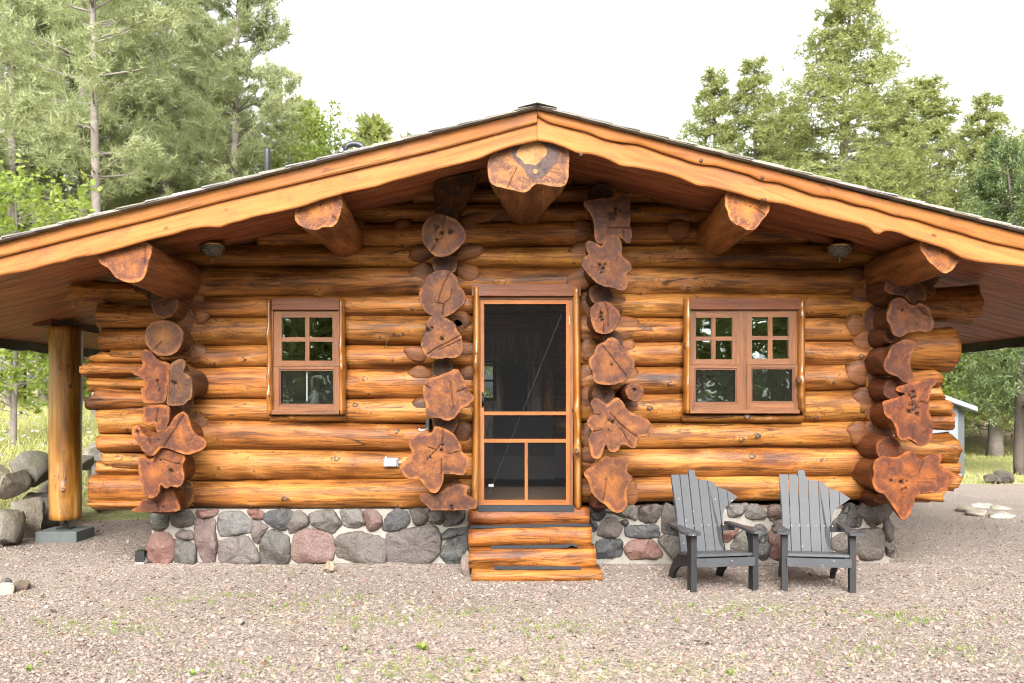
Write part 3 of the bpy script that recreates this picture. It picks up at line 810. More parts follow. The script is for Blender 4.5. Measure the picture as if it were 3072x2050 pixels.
cross_log(N_, 'M3', [(640, 520), (700, 515), (760, 540), (830, 570), (890, 610), (940, 680), (980, 760), (980, 812), (1000, 840), (1050, 870), (1087, 910), (1060, 960), (1060, 1030), (1030, 1090), (970, 1112), (880, 1095), (800, 1095), (765, 1080), (770, 1160), (740, 1240), (700, 1310), (640, 1332), (580, 1290), (530, 1230), (480, 1160), (420, 1150), (340, 1167), (295, 1120), (240, 1060), (233, 1000), (290, 950), (360, 900), (385, 850), (370, 800), (335, 740), (350, 680), (400, 640), (470, 615), (560, 600), (632, 590)], 8.38, .15, cabin, color=(1.15, 1.0, .88), cracks=[([(757, 560), (745, 720), (680, 800), (560, 920)], .004), ([(580, 770), (670, 800)], .004), ([(740, 900), (740, 1080)], .003), ([(820, 850), (980, 820)], .002)], holes=[(735, 805, 22), (750, 740, 16), (600, 890, 22)], core=(700, 840), flare=.32)
cross_log(N_, 'M3', [(470, 1340), (520, 1310), (600, 1325), (680, 1330), (740, 1280), (830, 1250), (900, 1215), (980, 1205), (1050, 1225), (1082, 1250), (1042, 1290), (1040, 1340), (1080, 1370), (1160, 1390), (1187, 1440), (1160, 1500), (1080, 1527), (850, 1530), (600, 1532), (570, 1480), (500, 1430), (468, 1380)], 8.46, .15, cabin, color=(.8, .72, .7), holes=[(858, 1480, 18), (870, 1520, 26)], core=(800, 1400))
# column right of the door
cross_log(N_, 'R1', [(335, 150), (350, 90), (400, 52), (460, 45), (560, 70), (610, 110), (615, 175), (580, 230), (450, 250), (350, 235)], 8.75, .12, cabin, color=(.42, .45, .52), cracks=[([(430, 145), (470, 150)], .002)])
cross_log(N_, 'R1', [(238, 280), (250, 250), (340, 235), (480, 215), (590, 208), (650, 170), (720, 163), (780, 190), (807, 230), (805, 330), (810, 430), (800, 560), (825, 600), (832, 700), (810, 760), (760, 765), (722, 730), (690, 700), (650, 690), (560, 690), (490, 740), (460, 780), (400, 765), (365, 700), (370, 560), (350, 460), (300, 380), (250, 320)], 8.52, .15, cabin, color=(.62, .54, .54), cracks=[([(540, 578), (820, 575)], .002), ([(725, 590), (728, 700)], .002)], holes=[(630, 345, 26), (560, 410, 40), (620, 400, 36), (600, 450, 34), (680, 375, 18)], core=(580, 430))
cross_log(N_, 'R1', [(480, 740), (520, 680), (600, 650), (660, 670), (695, 730), (712, 820), (702, 910), (760, 950), (820, 1000), (832, 1060), (800, 1112), (752, 1122), (778, 1180), (782, 1270), (740, 1332), (680, 1337), (580, 1292), (500, 1290), (420, 1255), (350, 1200), (290, 1130), (220, 1050), (208, 980), (250, 912), (312, 900), (270, 840), (253, 770), (290, 728), (350, 728), (410, 760), (460, 800)], 8.47, .15, cabin, color=(.66, .57, .54), holes=[(440, 1020, 20), (475, 1060, 24), (455, 1110, 14), (500, 1010, 14)], core=(500, 1020))
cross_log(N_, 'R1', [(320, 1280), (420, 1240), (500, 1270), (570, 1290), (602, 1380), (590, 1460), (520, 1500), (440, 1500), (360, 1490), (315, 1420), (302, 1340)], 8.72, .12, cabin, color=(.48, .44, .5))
cross_log(N_, 'R2', [(320, 170), (400, 112), (490, 93), (560, 110), (640, 180), (692, 250), (680, 320), (640, 400), (590, 470), (520, 494), (430, 490), (370, 450), (345, 380), (322, 300), (315, 230)], 8.58, .13, cabin, color=(.9, .76, .70), cracks=[([(500, 110), (540, 250), (540, 400)], .005), ([(480, 350), (485, 480)], .002)], holes=[(455, 240, 30), (450, 290, 34), (465, 320, 26)])
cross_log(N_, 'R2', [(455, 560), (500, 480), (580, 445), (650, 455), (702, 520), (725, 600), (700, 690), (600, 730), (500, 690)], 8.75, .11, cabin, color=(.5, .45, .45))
cross_log(N_, 'R2', [(388, 640), (430, 602), (500, 585), (530, 540), (590, 527), (650, 550), (690, 620), (730, 680), (790, 720), (850, 770), (863, 850), (835, 940), (790, 1000), (740, 1060), (660, 1090), (580, 1107), (490, 1102), (420, 1097), (350, 1050), (343, 1000), (355, 940), (310, 890), (297, 810), (330, 760), (370, 730), (375, 690)], 8.5, .15, cabin, color=(.98, .86, .82), cracks=[([(475, 630), (600, 790), (760, 1000)], .006)], holes=[(580, 860, 14)])
cross_log(N_, 'R2', [(340, 1220), (360, 1150), (420, 1110), (510, 1100), (590, 1130), (622, 1210), (610, 1290), (540, 1340), (430, 1330), (360, 1290)], 8.68, .12, cabin, color=(.55, .48, .46), holes=[(490, 1230, 55)])
cross_log(N_, 'R2', [(738, 1180), (760, 1110), (820, 1068), (890, 1068), (950, 1110), (972, 1180), (955, 1250), (900, 1300), (830, 1300), (770, 1260)], 8.42, .085, cabin, color=(.95, .78, .6), holes=[(855, 1160, 26)], flare=.15, core=(855, 1185))
cross_log(N_, 'R3', [(328, 80), (400, 53), (450, 80), (490, 120), (540, 132), (590, 70), (640, 43), (700, 80), (740, 150), (780, 210), (860, 245), (950, 275), (1020, 320), (1060, 370), (1072, 430), (1040, 490), (990, 522), (920, 522), (890, 570), (887, 640), (850, 672), (790, 652), (740, 622), (700, 615), (680, 650), (660, 690), (620, 717), (570, 712), (530, 672), (520, 610), (490, 660), (470, 740), (430, 797), (370, 792), (320, 750), (318, 690), (308, 620), (288, 560), (308, 510), (345, 470), (320, 420), (290, 400), (278, 340), (320, 268), (370, 250), (350, 200), (325, 140)], 8.36, .15, cabin, color=(1.15, 1.02, .92), cracks=[([(560, 240), (680, 370), (790, 460), (890, 530)], .006), ([(690, 420), (770, 560), (840, 665)], .003), ([(345, 470), (460, 440)], .002), ([(370, 250), (430, 262)], .003)], holes=[(590, 345, 34), (540, 322, 10), (545, 440, 10)], core=(580, 400), flare=.34)
cross_log(N_, 'R3', [(310, 890), (380, 840), (450, 780), (510, 738), (560, 760), (620, 770), (700, 755), (770, 775), (787, 830), (765, 920), (780, 965), (830, 1000), (837, 1040), (800, 1090), (770, 1170), (760, 1230), (777, 1300), (770, 1370), (720, 1420), (650, 1447), (580, 1420), (540, 1380), (500, 1340), (430, 1300), (380, 1250), (330, 1190), (310, 1120), (300, 1060), (250, 1000), (243, 940)], 8.46, .15, cabin, color=(1.1, .95, .78), holes=[(515, 1035, 10)], cracks=[([(520, 1040), (500, 1180), (480, 1270)], .002)])
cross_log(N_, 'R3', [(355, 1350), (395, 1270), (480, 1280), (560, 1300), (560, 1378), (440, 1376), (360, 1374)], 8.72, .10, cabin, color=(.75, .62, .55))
# right corner
cross_log(N_, 'E1', [(440, 690), (468, 570), (560, 510), (640, 475), (700, 490), (800, 530), (870, 580), (930, 660), (982, 740), (960, 800), (900, 820), (850, 800), (820, 857), (770, 847), (720, 790), (690, 760), (600, 745), (510, 730)], 8.56, .15, cabin, color=(.66, .56, .56), cracks=[([(740, 660), (690, 740)], .003)], core=(640, 640))
cross_log(N_, 'E1', [(860, 540), (1000, 515), (1132, 512), (1112, 580), (1040, 640), (1077, 680), (1050, 758), (1000, 745), (940, 690), (890, 620)], 8.66, .10, cabin, color=(.6, .5, .48))
cross_log(N_, 'E1', [(520, 870), (530, 800), (620, 765), (700, 780), (760, 860), (830, 860), (880, 828), (960, 860), (1012, 920), (1020, 1000), (1057, 1070), (1040, 1150), (980, 1192), (880, 1180), (800, 1190), (720, 1200), (660, 1252), (590, 1247), (540, 1190), (530, 1120), (480, 1050), (472, 960), (510, 910)], 8.5, .14, cabin, color=(.68, .58, .55), cracks=[([(850, 870), (930, 960), (1000, 1000)], .002)], holes=[(670, 925, 14), (620, 912, 9)])
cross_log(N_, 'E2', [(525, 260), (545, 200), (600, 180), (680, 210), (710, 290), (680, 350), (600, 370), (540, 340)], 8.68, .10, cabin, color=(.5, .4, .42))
cross_log(N_, 'E2', [(512, 600), (585, 480), (600, 400), (700, 340), (800, 305), (900, 325), (945, 380), (885, 450), (852, 540), (852, 660), (890, 760), (905, 825), (840, 840), (760, 835), (720, 790), (680, 760), (600, 740), (535, 690)], 8.55, .14, cabin, color=(.66, .5, .46), core=(700, 560))
cross_log(N_, 'E2', [(515, 920), (545, 830), (610, 780), (680, 775), (760, 850), (770, 960), (700, 1040), (590, 1035), (530, 990)], 8.68, .12, cabin, color=(.62, .42, .36))
cross_log(N_, 'E2', [(700, 1510), (750, 1535), (820, 1515), (870, 1530), (920, 1580), (970, 1602), (1040, 1587), (1100, 1520), (1117, 1440), (1110, 1290), (1080, 1200), (1065, 1060), (1095, 960), (1100, 890), (1160, 860), (1167, 790), (1130, 765), (1060, 790), (960, 800), (860, 825), (780, 855), (690, 880), (658, 915), (700, 950), (790, 962), (770, 985), (650, 1020), (560, 1045), (503, 1060), (515, 1130), (530, 1230), (620, 1285), (665, 1370), (680, 1450)], 8.4, .15, cabin, color=(.98, .68, .48), holes=[(880, 1000, 60), (870, 1080, 55), (900, 1140, 60), (840, 1180, 36), (930, 1210, 30), (880, 950, 36)], cracks=[([(890, 1380), (880, 1520)], .004), ([(970, 1060), (1040, 1080)], .003)], core=(860, 1220), flare=.3)
cross_log(N_, 'E3', [(425, 590), (440, 500), (520, 445), (610, 428), (690, 480), (742, 560), (742, 640), (680, 720), (560, 730), (460, 700)], 8.6, .13, cabin, color=(.9, .62, .5))
cross_log(N_, 'E3', [(450, 700), (510, 670), (600, 680), (680, 690), (740, 660), (780, 620), (850, 603), (900, 640), (950, 715), (1000, 700), (1060, 660), (1150, 640), (1222, 660), (1227, 720), (1190, 780), (1260, 820), (1330, 850), (1390, 900), (1392, 960), (1340, 1000), (1290, 1070), (1200, 1115), (1080, 1125), (960, 1130), (900, 1150), (907, 1210), (870, 1290), (850, 1380), (800, 1430), (750, 1449), (715, 1420), (660, 1320), (600, 1240), (550, 1160), (530, 1130), (440, 1110), (400, 1050), (380, 980), (410, 900), (395, 820), (400, 750)], 8.32, .16, cabin, color=(1.1, .78, .54), holes=[(740, 985, 34), (615, 968, 16), (745, 1080, 14), (790, 1060, 14), (800, 975, 14)], cracks=[([(1010, 720), (950, 880)], .003)], core=(720, 940), flare=.36)
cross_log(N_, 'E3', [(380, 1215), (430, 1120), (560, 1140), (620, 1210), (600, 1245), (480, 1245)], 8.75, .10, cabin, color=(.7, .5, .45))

# purlins carrying the roof
PUR = 'purlin'
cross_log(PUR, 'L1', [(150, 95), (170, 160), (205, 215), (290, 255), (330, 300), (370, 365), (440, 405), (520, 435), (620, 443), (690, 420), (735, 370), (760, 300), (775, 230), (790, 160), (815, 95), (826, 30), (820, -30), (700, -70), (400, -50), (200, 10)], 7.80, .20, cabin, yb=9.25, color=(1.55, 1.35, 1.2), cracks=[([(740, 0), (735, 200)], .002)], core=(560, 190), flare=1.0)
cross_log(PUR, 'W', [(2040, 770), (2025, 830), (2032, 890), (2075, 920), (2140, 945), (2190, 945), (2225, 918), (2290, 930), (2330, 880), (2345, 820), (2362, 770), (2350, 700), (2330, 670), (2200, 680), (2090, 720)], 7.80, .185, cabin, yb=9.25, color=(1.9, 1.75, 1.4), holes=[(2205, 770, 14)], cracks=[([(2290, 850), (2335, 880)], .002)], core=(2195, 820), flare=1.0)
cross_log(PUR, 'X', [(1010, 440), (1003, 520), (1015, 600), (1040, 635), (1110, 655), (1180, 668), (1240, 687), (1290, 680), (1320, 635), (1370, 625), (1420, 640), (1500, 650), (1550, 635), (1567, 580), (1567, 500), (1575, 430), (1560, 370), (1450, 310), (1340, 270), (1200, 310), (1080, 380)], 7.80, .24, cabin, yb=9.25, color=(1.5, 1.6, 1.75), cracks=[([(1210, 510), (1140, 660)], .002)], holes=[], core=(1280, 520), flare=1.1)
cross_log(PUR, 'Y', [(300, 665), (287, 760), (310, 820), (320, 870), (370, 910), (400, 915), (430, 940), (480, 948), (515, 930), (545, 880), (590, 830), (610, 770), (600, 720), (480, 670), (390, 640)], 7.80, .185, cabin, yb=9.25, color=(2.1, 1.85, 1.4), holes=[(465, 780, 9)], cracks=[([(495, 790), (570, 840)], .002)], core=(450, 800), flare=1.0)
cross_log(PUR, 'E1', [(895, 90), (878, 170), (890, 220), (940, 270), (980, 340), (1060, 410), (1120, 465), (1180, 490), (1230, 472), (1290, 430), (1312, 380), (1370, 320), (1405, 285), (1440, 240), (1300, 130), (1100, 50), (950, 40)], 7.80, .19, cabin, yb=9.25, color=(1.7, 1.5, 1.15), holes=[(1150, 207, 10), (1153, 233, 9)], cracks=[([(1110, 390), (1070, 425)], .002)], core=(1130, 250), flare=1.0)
# pale heart wood and plug on the ridge log end
hp = chaikin([(at(u, v, 7.797)[0], at(u, v, 7.797)[2]) for u, v in crop('X', [(1300, 330), (1250, 350), (1215, 390), (1200, 430), (1240, 455), (1260, 490), (1300, 485), (1330, 500), (1360, 480), (1375, 455), (1410, 430), (1418, 390), (1390, 350), (1340, 330)])], 1)
dh = chaikin([(at(u, v, 7.798)[0], at(u, v, 7.798)[2]) for u, v in crop('X', [(1210, 325), (1165, 400), (1195, 470), (1255, 515), (1285, 575), (1350, 590), (1420, 555), (1475, 480), (1515, 410), (1480, 345), (1400, 315), (1300, 300)])], 2)
hb = MB(); hn = len(dh)
hb.V = [(p[0], 7.7985, p[1]) for p in dh] + [(p[0], 7.815, p[1]) for p in dh]; hb.F = [tuple(range(hn))] + [(i, i + hn, (i + 1) % hn + hn, (i + 1) % hn) for i in range(hn)]; hb.m = [0] * len(hb.F)
hb.build('dark_heartwood', [make_plain('dark_heartwood', (.13, .075, .065), .85, .75, 26, bump=.5)], None, [o for o in COL.objects if o.name.startswith(PUR)][2])
hb = MB(); hn = len(hp)
hb.V = [(p[0], 7.797, p[1]) for p in hp] + [(p[0], 7.81, p[1]) for p in hp]; hb.F = [tuple(range(hn))] + [(i, i + hn, (i + 1) % hn + hn, (i + 1) % hn) for i in range(hn)]; hb.m = [0] * len(hb.F)
ridge_log = [o for o in COL.objects if o.name.startswith(PUR)][2]
M_HEART = make_plain('pale_heartwood', (.50, .24, .075), .8, .5, 38, bump=.5)
hb.build('heartwood_patch', [M_HEART], None, ridge_log)
pc = at(*crop('X', [(1335, 538)])[0], 7.796); pb = MB(); pb.tube([pc, pc + Vector((0, .02, 0))], .021, 10); pb.build('wood_plug', [M_HEART], None, ridge_log)

# saddle notches where cross logs sit on the wall logs
NOT = [(1205, 678, 30, 22), (1408, 678, 34, 26), (1270, 758, 52, 26), (1400, 758, 58, 26), (1265, 820, 44, 34), (1400, 818, 46, 30), (1372, 972, 40, 34), (1252, 1062, 48, 26), (1400, 1050, 40, 26), (1262, 1122, 42, 24), (1405, 1124, 36, 26), (1262, 1224, 36, 34), (1400, 1210, 34, 30), (1385, 1296, 36, 34), (1376, 966, 40, 40),
       (1752, 690, 46, 34), (1742, 752, 44, 24), (1740, 838, 50, 38), (1765, 910, 34, 40), (1852, 910, 36, 34), (1762, 985, 36, 46), (1878, 985, 50, 40), (1768, 1050, 34, 40), (1880, 1048, 30, 34), (1764, 1130, 40, 40), (1884, 1130, 34, 40), (1885, 1220, 36, 28), (1766, 1190, 34, 44), (1770, 1310, 34, 40), (1764, 1370, 34, 34), (1890, 1480, 30, 40),
       (590, 828, 30, 28), (585, 900, 26, 24), (600, 948, 26, 26), (590, 1062, 36, 32), (590, 1272, 34, 40), (1062, 688, 38, 34), (2038, 690, 42, 34),
       (2570, 830, 34, 34), (2590, 890, 34, 34), (2572, 975, 36, 36), (2600, 1025, 38, 42), (2578, 1118, 42, 42), (2600, 1200, 40, 42), (2582, 1300, 40, 38), (2618, 1395, 36, 30), (1452, 645, 90, 22), (1532, 640, 90, 26)]
for i, (u, v, ru, rv) in enumerate(NOT):
    r = np.random.default_rng(900 + i)
    n, V, Fc = 20, [], []
    a, b = ru * 9 / F, rv * 9 / F
    for q, (s_, d_) in enumerate(((1, .06), (.93, .012), (.7, -.004), (.35, -.010))):
        for k in range(n):
            t = 2 * math.pi * k / n; w = 1 + .07 * math.sin(3 * t + i) + .05 * math.sin(5 * t + 2 * i)
            V.append((math.cos(t) * a * s_ * w, d_, math.sin(t) * b * s_ * w))
    for q in range(3):
        for k in range(n): Fc.append((q * n + k, q * n + (k + 1) % n, (q + 1) * n + (k + 1) % n, (q + 1) * n + k))
    Fc.append(tuple(range(3 * n, 4 * n)))
    me = mesh('saddle_notch', V, Fc, [M_LOGX], None, True)
    obj('saddle_notch', me, T(wx(u), 9.005, wz(v)) @ Ry(r.uniform(-.3, .3)), cabin, (1.05, .92, .76))

# side and rear walls, floor
for sx, xw in ((-1, -3.22), (1, 3.55)):
    z = .70
    for i in range(9):
        h = .145 + .012 * math.sin(i * 2.3)
        if z + h > soffit(xw) + .05: break
        for y0, y1 in (((9.0, 10.6), (12.2, 15.1)) if 1.35 < z < 2.55 else ((9.0, 15.1),)):
            me = log_mesh('wall_log', y1 - y0, .14, h * 1.07, 700 + i + (50 if sx > 0 else 0), n=16, seg=.12, knots=int(y1 - y0))
            obj('wall_log', me, T(xw, (y0 + y1) / 2, z) @ Rz(math.pi / 2 + (math.pi if sx < 0 else 0)), cabin, lc())
        z += h * 2 - .01
for xw in (-3.22, 3.55):  # side windows added out of view to bring daylight into the room
    f_ = MB()
    for y0, y1, z0, z1 in ((10.55, 10.63, 1.25, 2.66), (12.17, 12.25, 1.25, 2.66), (10.63, 12.17, 1.25, 1.33), (10.63, 12.17, 2.58, 2.66), (11.36, 11.44, 1.33, 2.58)): f_.box(xw - .16, xw + .16, y0, y1, z0, z1)
    sw_ = f_.build('added_side_window', [M_SASH], None, cabin)
    g_ = MB()
    for y0, y1 in ((10.63, 11.36), (11.44, 12.17)): g_.box(xw - .003, xw + .003, y0, y1, 1.33, 2.58)
    g_.build('pane', [M_GLASS], None, sw_)
RWX0, RWX1, RWZ0, RWZ1 = -.75, -.255, 1.60, 2.25
z = .70
for i in range(11):
    h = .145 + .012 * math.sin(i * 1.7 + 1)
    hl = min(3.3, (roof_top(PX) - .1 - z - h) / .252)
    sp = [(max(-3.25, PX - hl), min(3.6, PX + hl))]
    if 1.25 < z < 2.5: sp = [(-3.25, -2.7), (-1.2, 1.0), (2.7, 3.6)]
    if z + h > RWZ0 + .05 and z - h < RWZ1 - .05: sp = [q for a_, b_ in sp for q in ([(a_, RWX0), (RWX1, b_)] if a_ < RWX0 < b_ else [(a_, b_)])]
    for k, (p, q) in enumerate(sp):
        if q - p > .1:
            obj('wall_log', log_mesh('wall_log', q - p, .14, h * 1.07, 800 + i * 2 + k, n=14, seg=.12), T((p + q) / 2, 15.0, z) @ Rz(math.pi), cabin, lc())
    z += h * 2 - .01
board('interior_floor', 6.9, 5.9, .05, T(.18, 12.1, .545), M_FLOOR, cabin, 0)
# barn boards round the inside of the rear wall, an inner post and header
for x0, x1 in ((-2.72, -1.18), (.98, 2.72)):  # two extra rear windows, added unseen to brighten the interior
    f_ = MB()
    for a0, a1, z0, z1 in ((x0, x0 + .08, 1.2, 2.6), (x1 - .08, x1, 1.2, 2.6), (x0 + .08, x1 - .08, 1.2, 1.28), (x0 + .08, x1 - .08, 2.52, 2.6)): f_.box(a0, a1, 14.85, 15.15, z0, z1)
    sw_ = f_.build('rear_window', [M_SASH], None, cabin)
    g_ = MB(); g_.box(x0 + .08, x1 - .08, 15.0, 15.006, 1.28, 2.52); g_.build('pane', [M_GLASS], None, sw_)
bx = -1.0; YP = 12.2
ox0, ox1, oz0, oz1 = -.61, -.205, 1.6, 2.13
for i in range(9):
    w = .155 + .02 * math.sin(i * 2.1)
    zt, zb = 2.52, .58
    spans = [(zb, oz0), (oz1, zt)] if bx + w > ox0 and bx < ox1 - .02 else [(zb, zt)]
    for z0, z1 in spans:
        board('barn_board', z1 - z0, w - .006, .03, T(bx + w / 2, YP, (z0 + z1) / 2) @ Ry(math.pi / 2) @ Rx(math.pi / 2), M_BARN, cabin, .003, lc())
    bx += w
for z, sd_ in ((2.62, 1), (2.86, 2), (3.10, 3)):
    obj('interior_beam', log_mesh('interior_beam', 6.5, .11, .125, 60 + sd_, n=16, seg=.2), T(.15, YP - .1, z), cabin, (.9, .85, .8))
obj('interior_post', log_mesh('interior_post', 2.0, .07, .07, 55, n=12, seg=.2), T(.47, 11.8, 1.56) @ Ry(math.pi / 2), cabin, (.9, .8, .8))
for i in range(7):
    obj('interior_log', log_mesh('interior_log', 2.6, .1, .14, 90 + i, n=14, seg=.2), T(1.78, YP + .05, .72 + i * .275), cabin, (.9, .8, .8))
# the inner door, opened back against the room
board('inner_door', 1.95, .06, .86, T(.66, 9.75, 1.62) @ Ry(math.pi / 2) @ Rx(math.pi / 2), M_SOFFIT, cabin, .006, (.8, .7, .7))
for zz in (2.55, 1.75, 1.2, .85):
    pl = MB(); pl.box(.585, .625, 9.33, 9.36, zz - .07, zz + .07); pl.build('hinge_plate', [M_BLACK], None, cabin)
# rear window
rw = MB()
for x0, x1, z0, z1 in ((RWX0, RWX0 + .05, RWZ0, RWZ1), (RWX1 - .05, RWX1, RWZ0, RWZ1), (RWX0, RWX1, RWZ0, RWZ0 + .05), (RWX0, RWX1, RWZ1 - .05, RWZ1), (RWX0 + .05, RWX1 - .05, (RWZ0 + RWZ1) / 2 - .015, (RWZ0 + RWZ1) / 2 + .015)):
    rw.box(x0, x1, 14.84, 15.1, z0, z1)
rwin = rw.build('rear_window', [M_SASH], None, cabin)
g_ = MB(); g_.box(RWX0, RWX1, 15.02, 15.025, RWZ0, RWZ1); g_.build('pane', [M_GLASS], None, rwin)

# ------------------------------------------------------------------ foundation
FX0, FX1 = wx(452), wx(2672)
fm = MB()
fm.box(FX0, FX1, 9.03, 9.30, -.15, wz(1530))
fm.box(FX0, FX0 + .27, 9.3, 15.1, -.15, wz(1530) - .01)
fm.box(FX1 - .27, FX1, 9.3, 15.1, -.15, wz(1530) - .01)
fm.box(FX0 + .27, FX1 - .27, 14.85, 15.1, -.15, wz(1530) - .012)
foundation = fm.build('foundation', [M_MORTAR], None, cabin)

GRY, BRN, RED, DRK, ROS, DKB = (.20, .195, .19), (.175, .145, .12), (.30, .135, .105), (.075, .075, .078), (.215, .165, .15), (.115, .09, .08)


def stone(pts, seed, col, y0=9.03, proud=.055):
    P = np.array(pts); c = P.mean(0); P = c + (P - c) * (1 + .014 / max(.05, np.abs(P - c).mean()))
    P = resample([tuple(p) for p in P], .020); P = .5 * P + .25 * np.roll(P, 1, 0) + .25 * np.roll(P, -1, 0); P = .5 * P + .25 * np.roll(P, 1, 0) + .25 * np.roll(P, -1, 0) ; P = P + np.random.default_rng(seed + 5000).normal(0, .003, P.shape)
    V, Fc = [], []
    r = np.random.default_rng(seed); n = len(P)
    tl = r.uniform(-.02, .02, 2)
    ang = r.uniform(0, 6.28, 3); dd = [(math.cos(a), math.sin(a)) for a in ang]
    sz = np.abs(P - c).mean() * 2
    for q, (s_, d_) in enumerate(((1.0, -.03), (.99, .45), (.955, .82), (.84, .98), (.58, 1.05), (.28, 1.08))):
        for k in range(n):
            p = c + (P[k] - c) * s_
            nz = noise.noise(Vector((p[0] * 9, p[1] * 9, seed * 1.7))) * .030 + noise.noise(Vector((p[0] * 24, p[1] * 24, seed * 2.7))) * .014
            rel = (p - c) / max(sz, .02)
            fac = max(0, max(rel[0] * e[0] + rel[1] * e[1] for e in dd) - .26) * .13
            dep = 0 if q == 0 else proud * d_ + (nz + rel[0] * tl[0] + rel[1] * tl[1] - fac) * min(1, d_)
            dep = max(dep, .35 * proud * d_)
            V.append((p[0] - c[0], -dep if q else .03, p[1] - c[1]))
    m = 6
    for q in range(m - 1):
        for k in range(n): Fc.append((q * n + k, q * n + (k + 1) % n, (q + 1) * n + (k + 1) % n, (q + 1) * n + k))
    Fc.append(tuple(range((m - 1) * n, m * n)))
    a = (P[0, 0] * P[1, 1] - P[1, 0] * P[0, 1])
    me = mesh('foundation_stone', V, Fc, [M_STONE], None, True)
    bm = bmesh.new(); bm.from_mesh(me); bmesh.ops.recalc_face_normals(bm, faces=bm.faces)
    fs = max(bm.faces, key=lambda f: len(f.verts))
    if fs.normal.y > 0: bmesh.ops.reverse_faces(bm, faces=bm.faces)
    bm.to_mesh(me); bm.free()
    return me, T(c[0], y0, c[1])


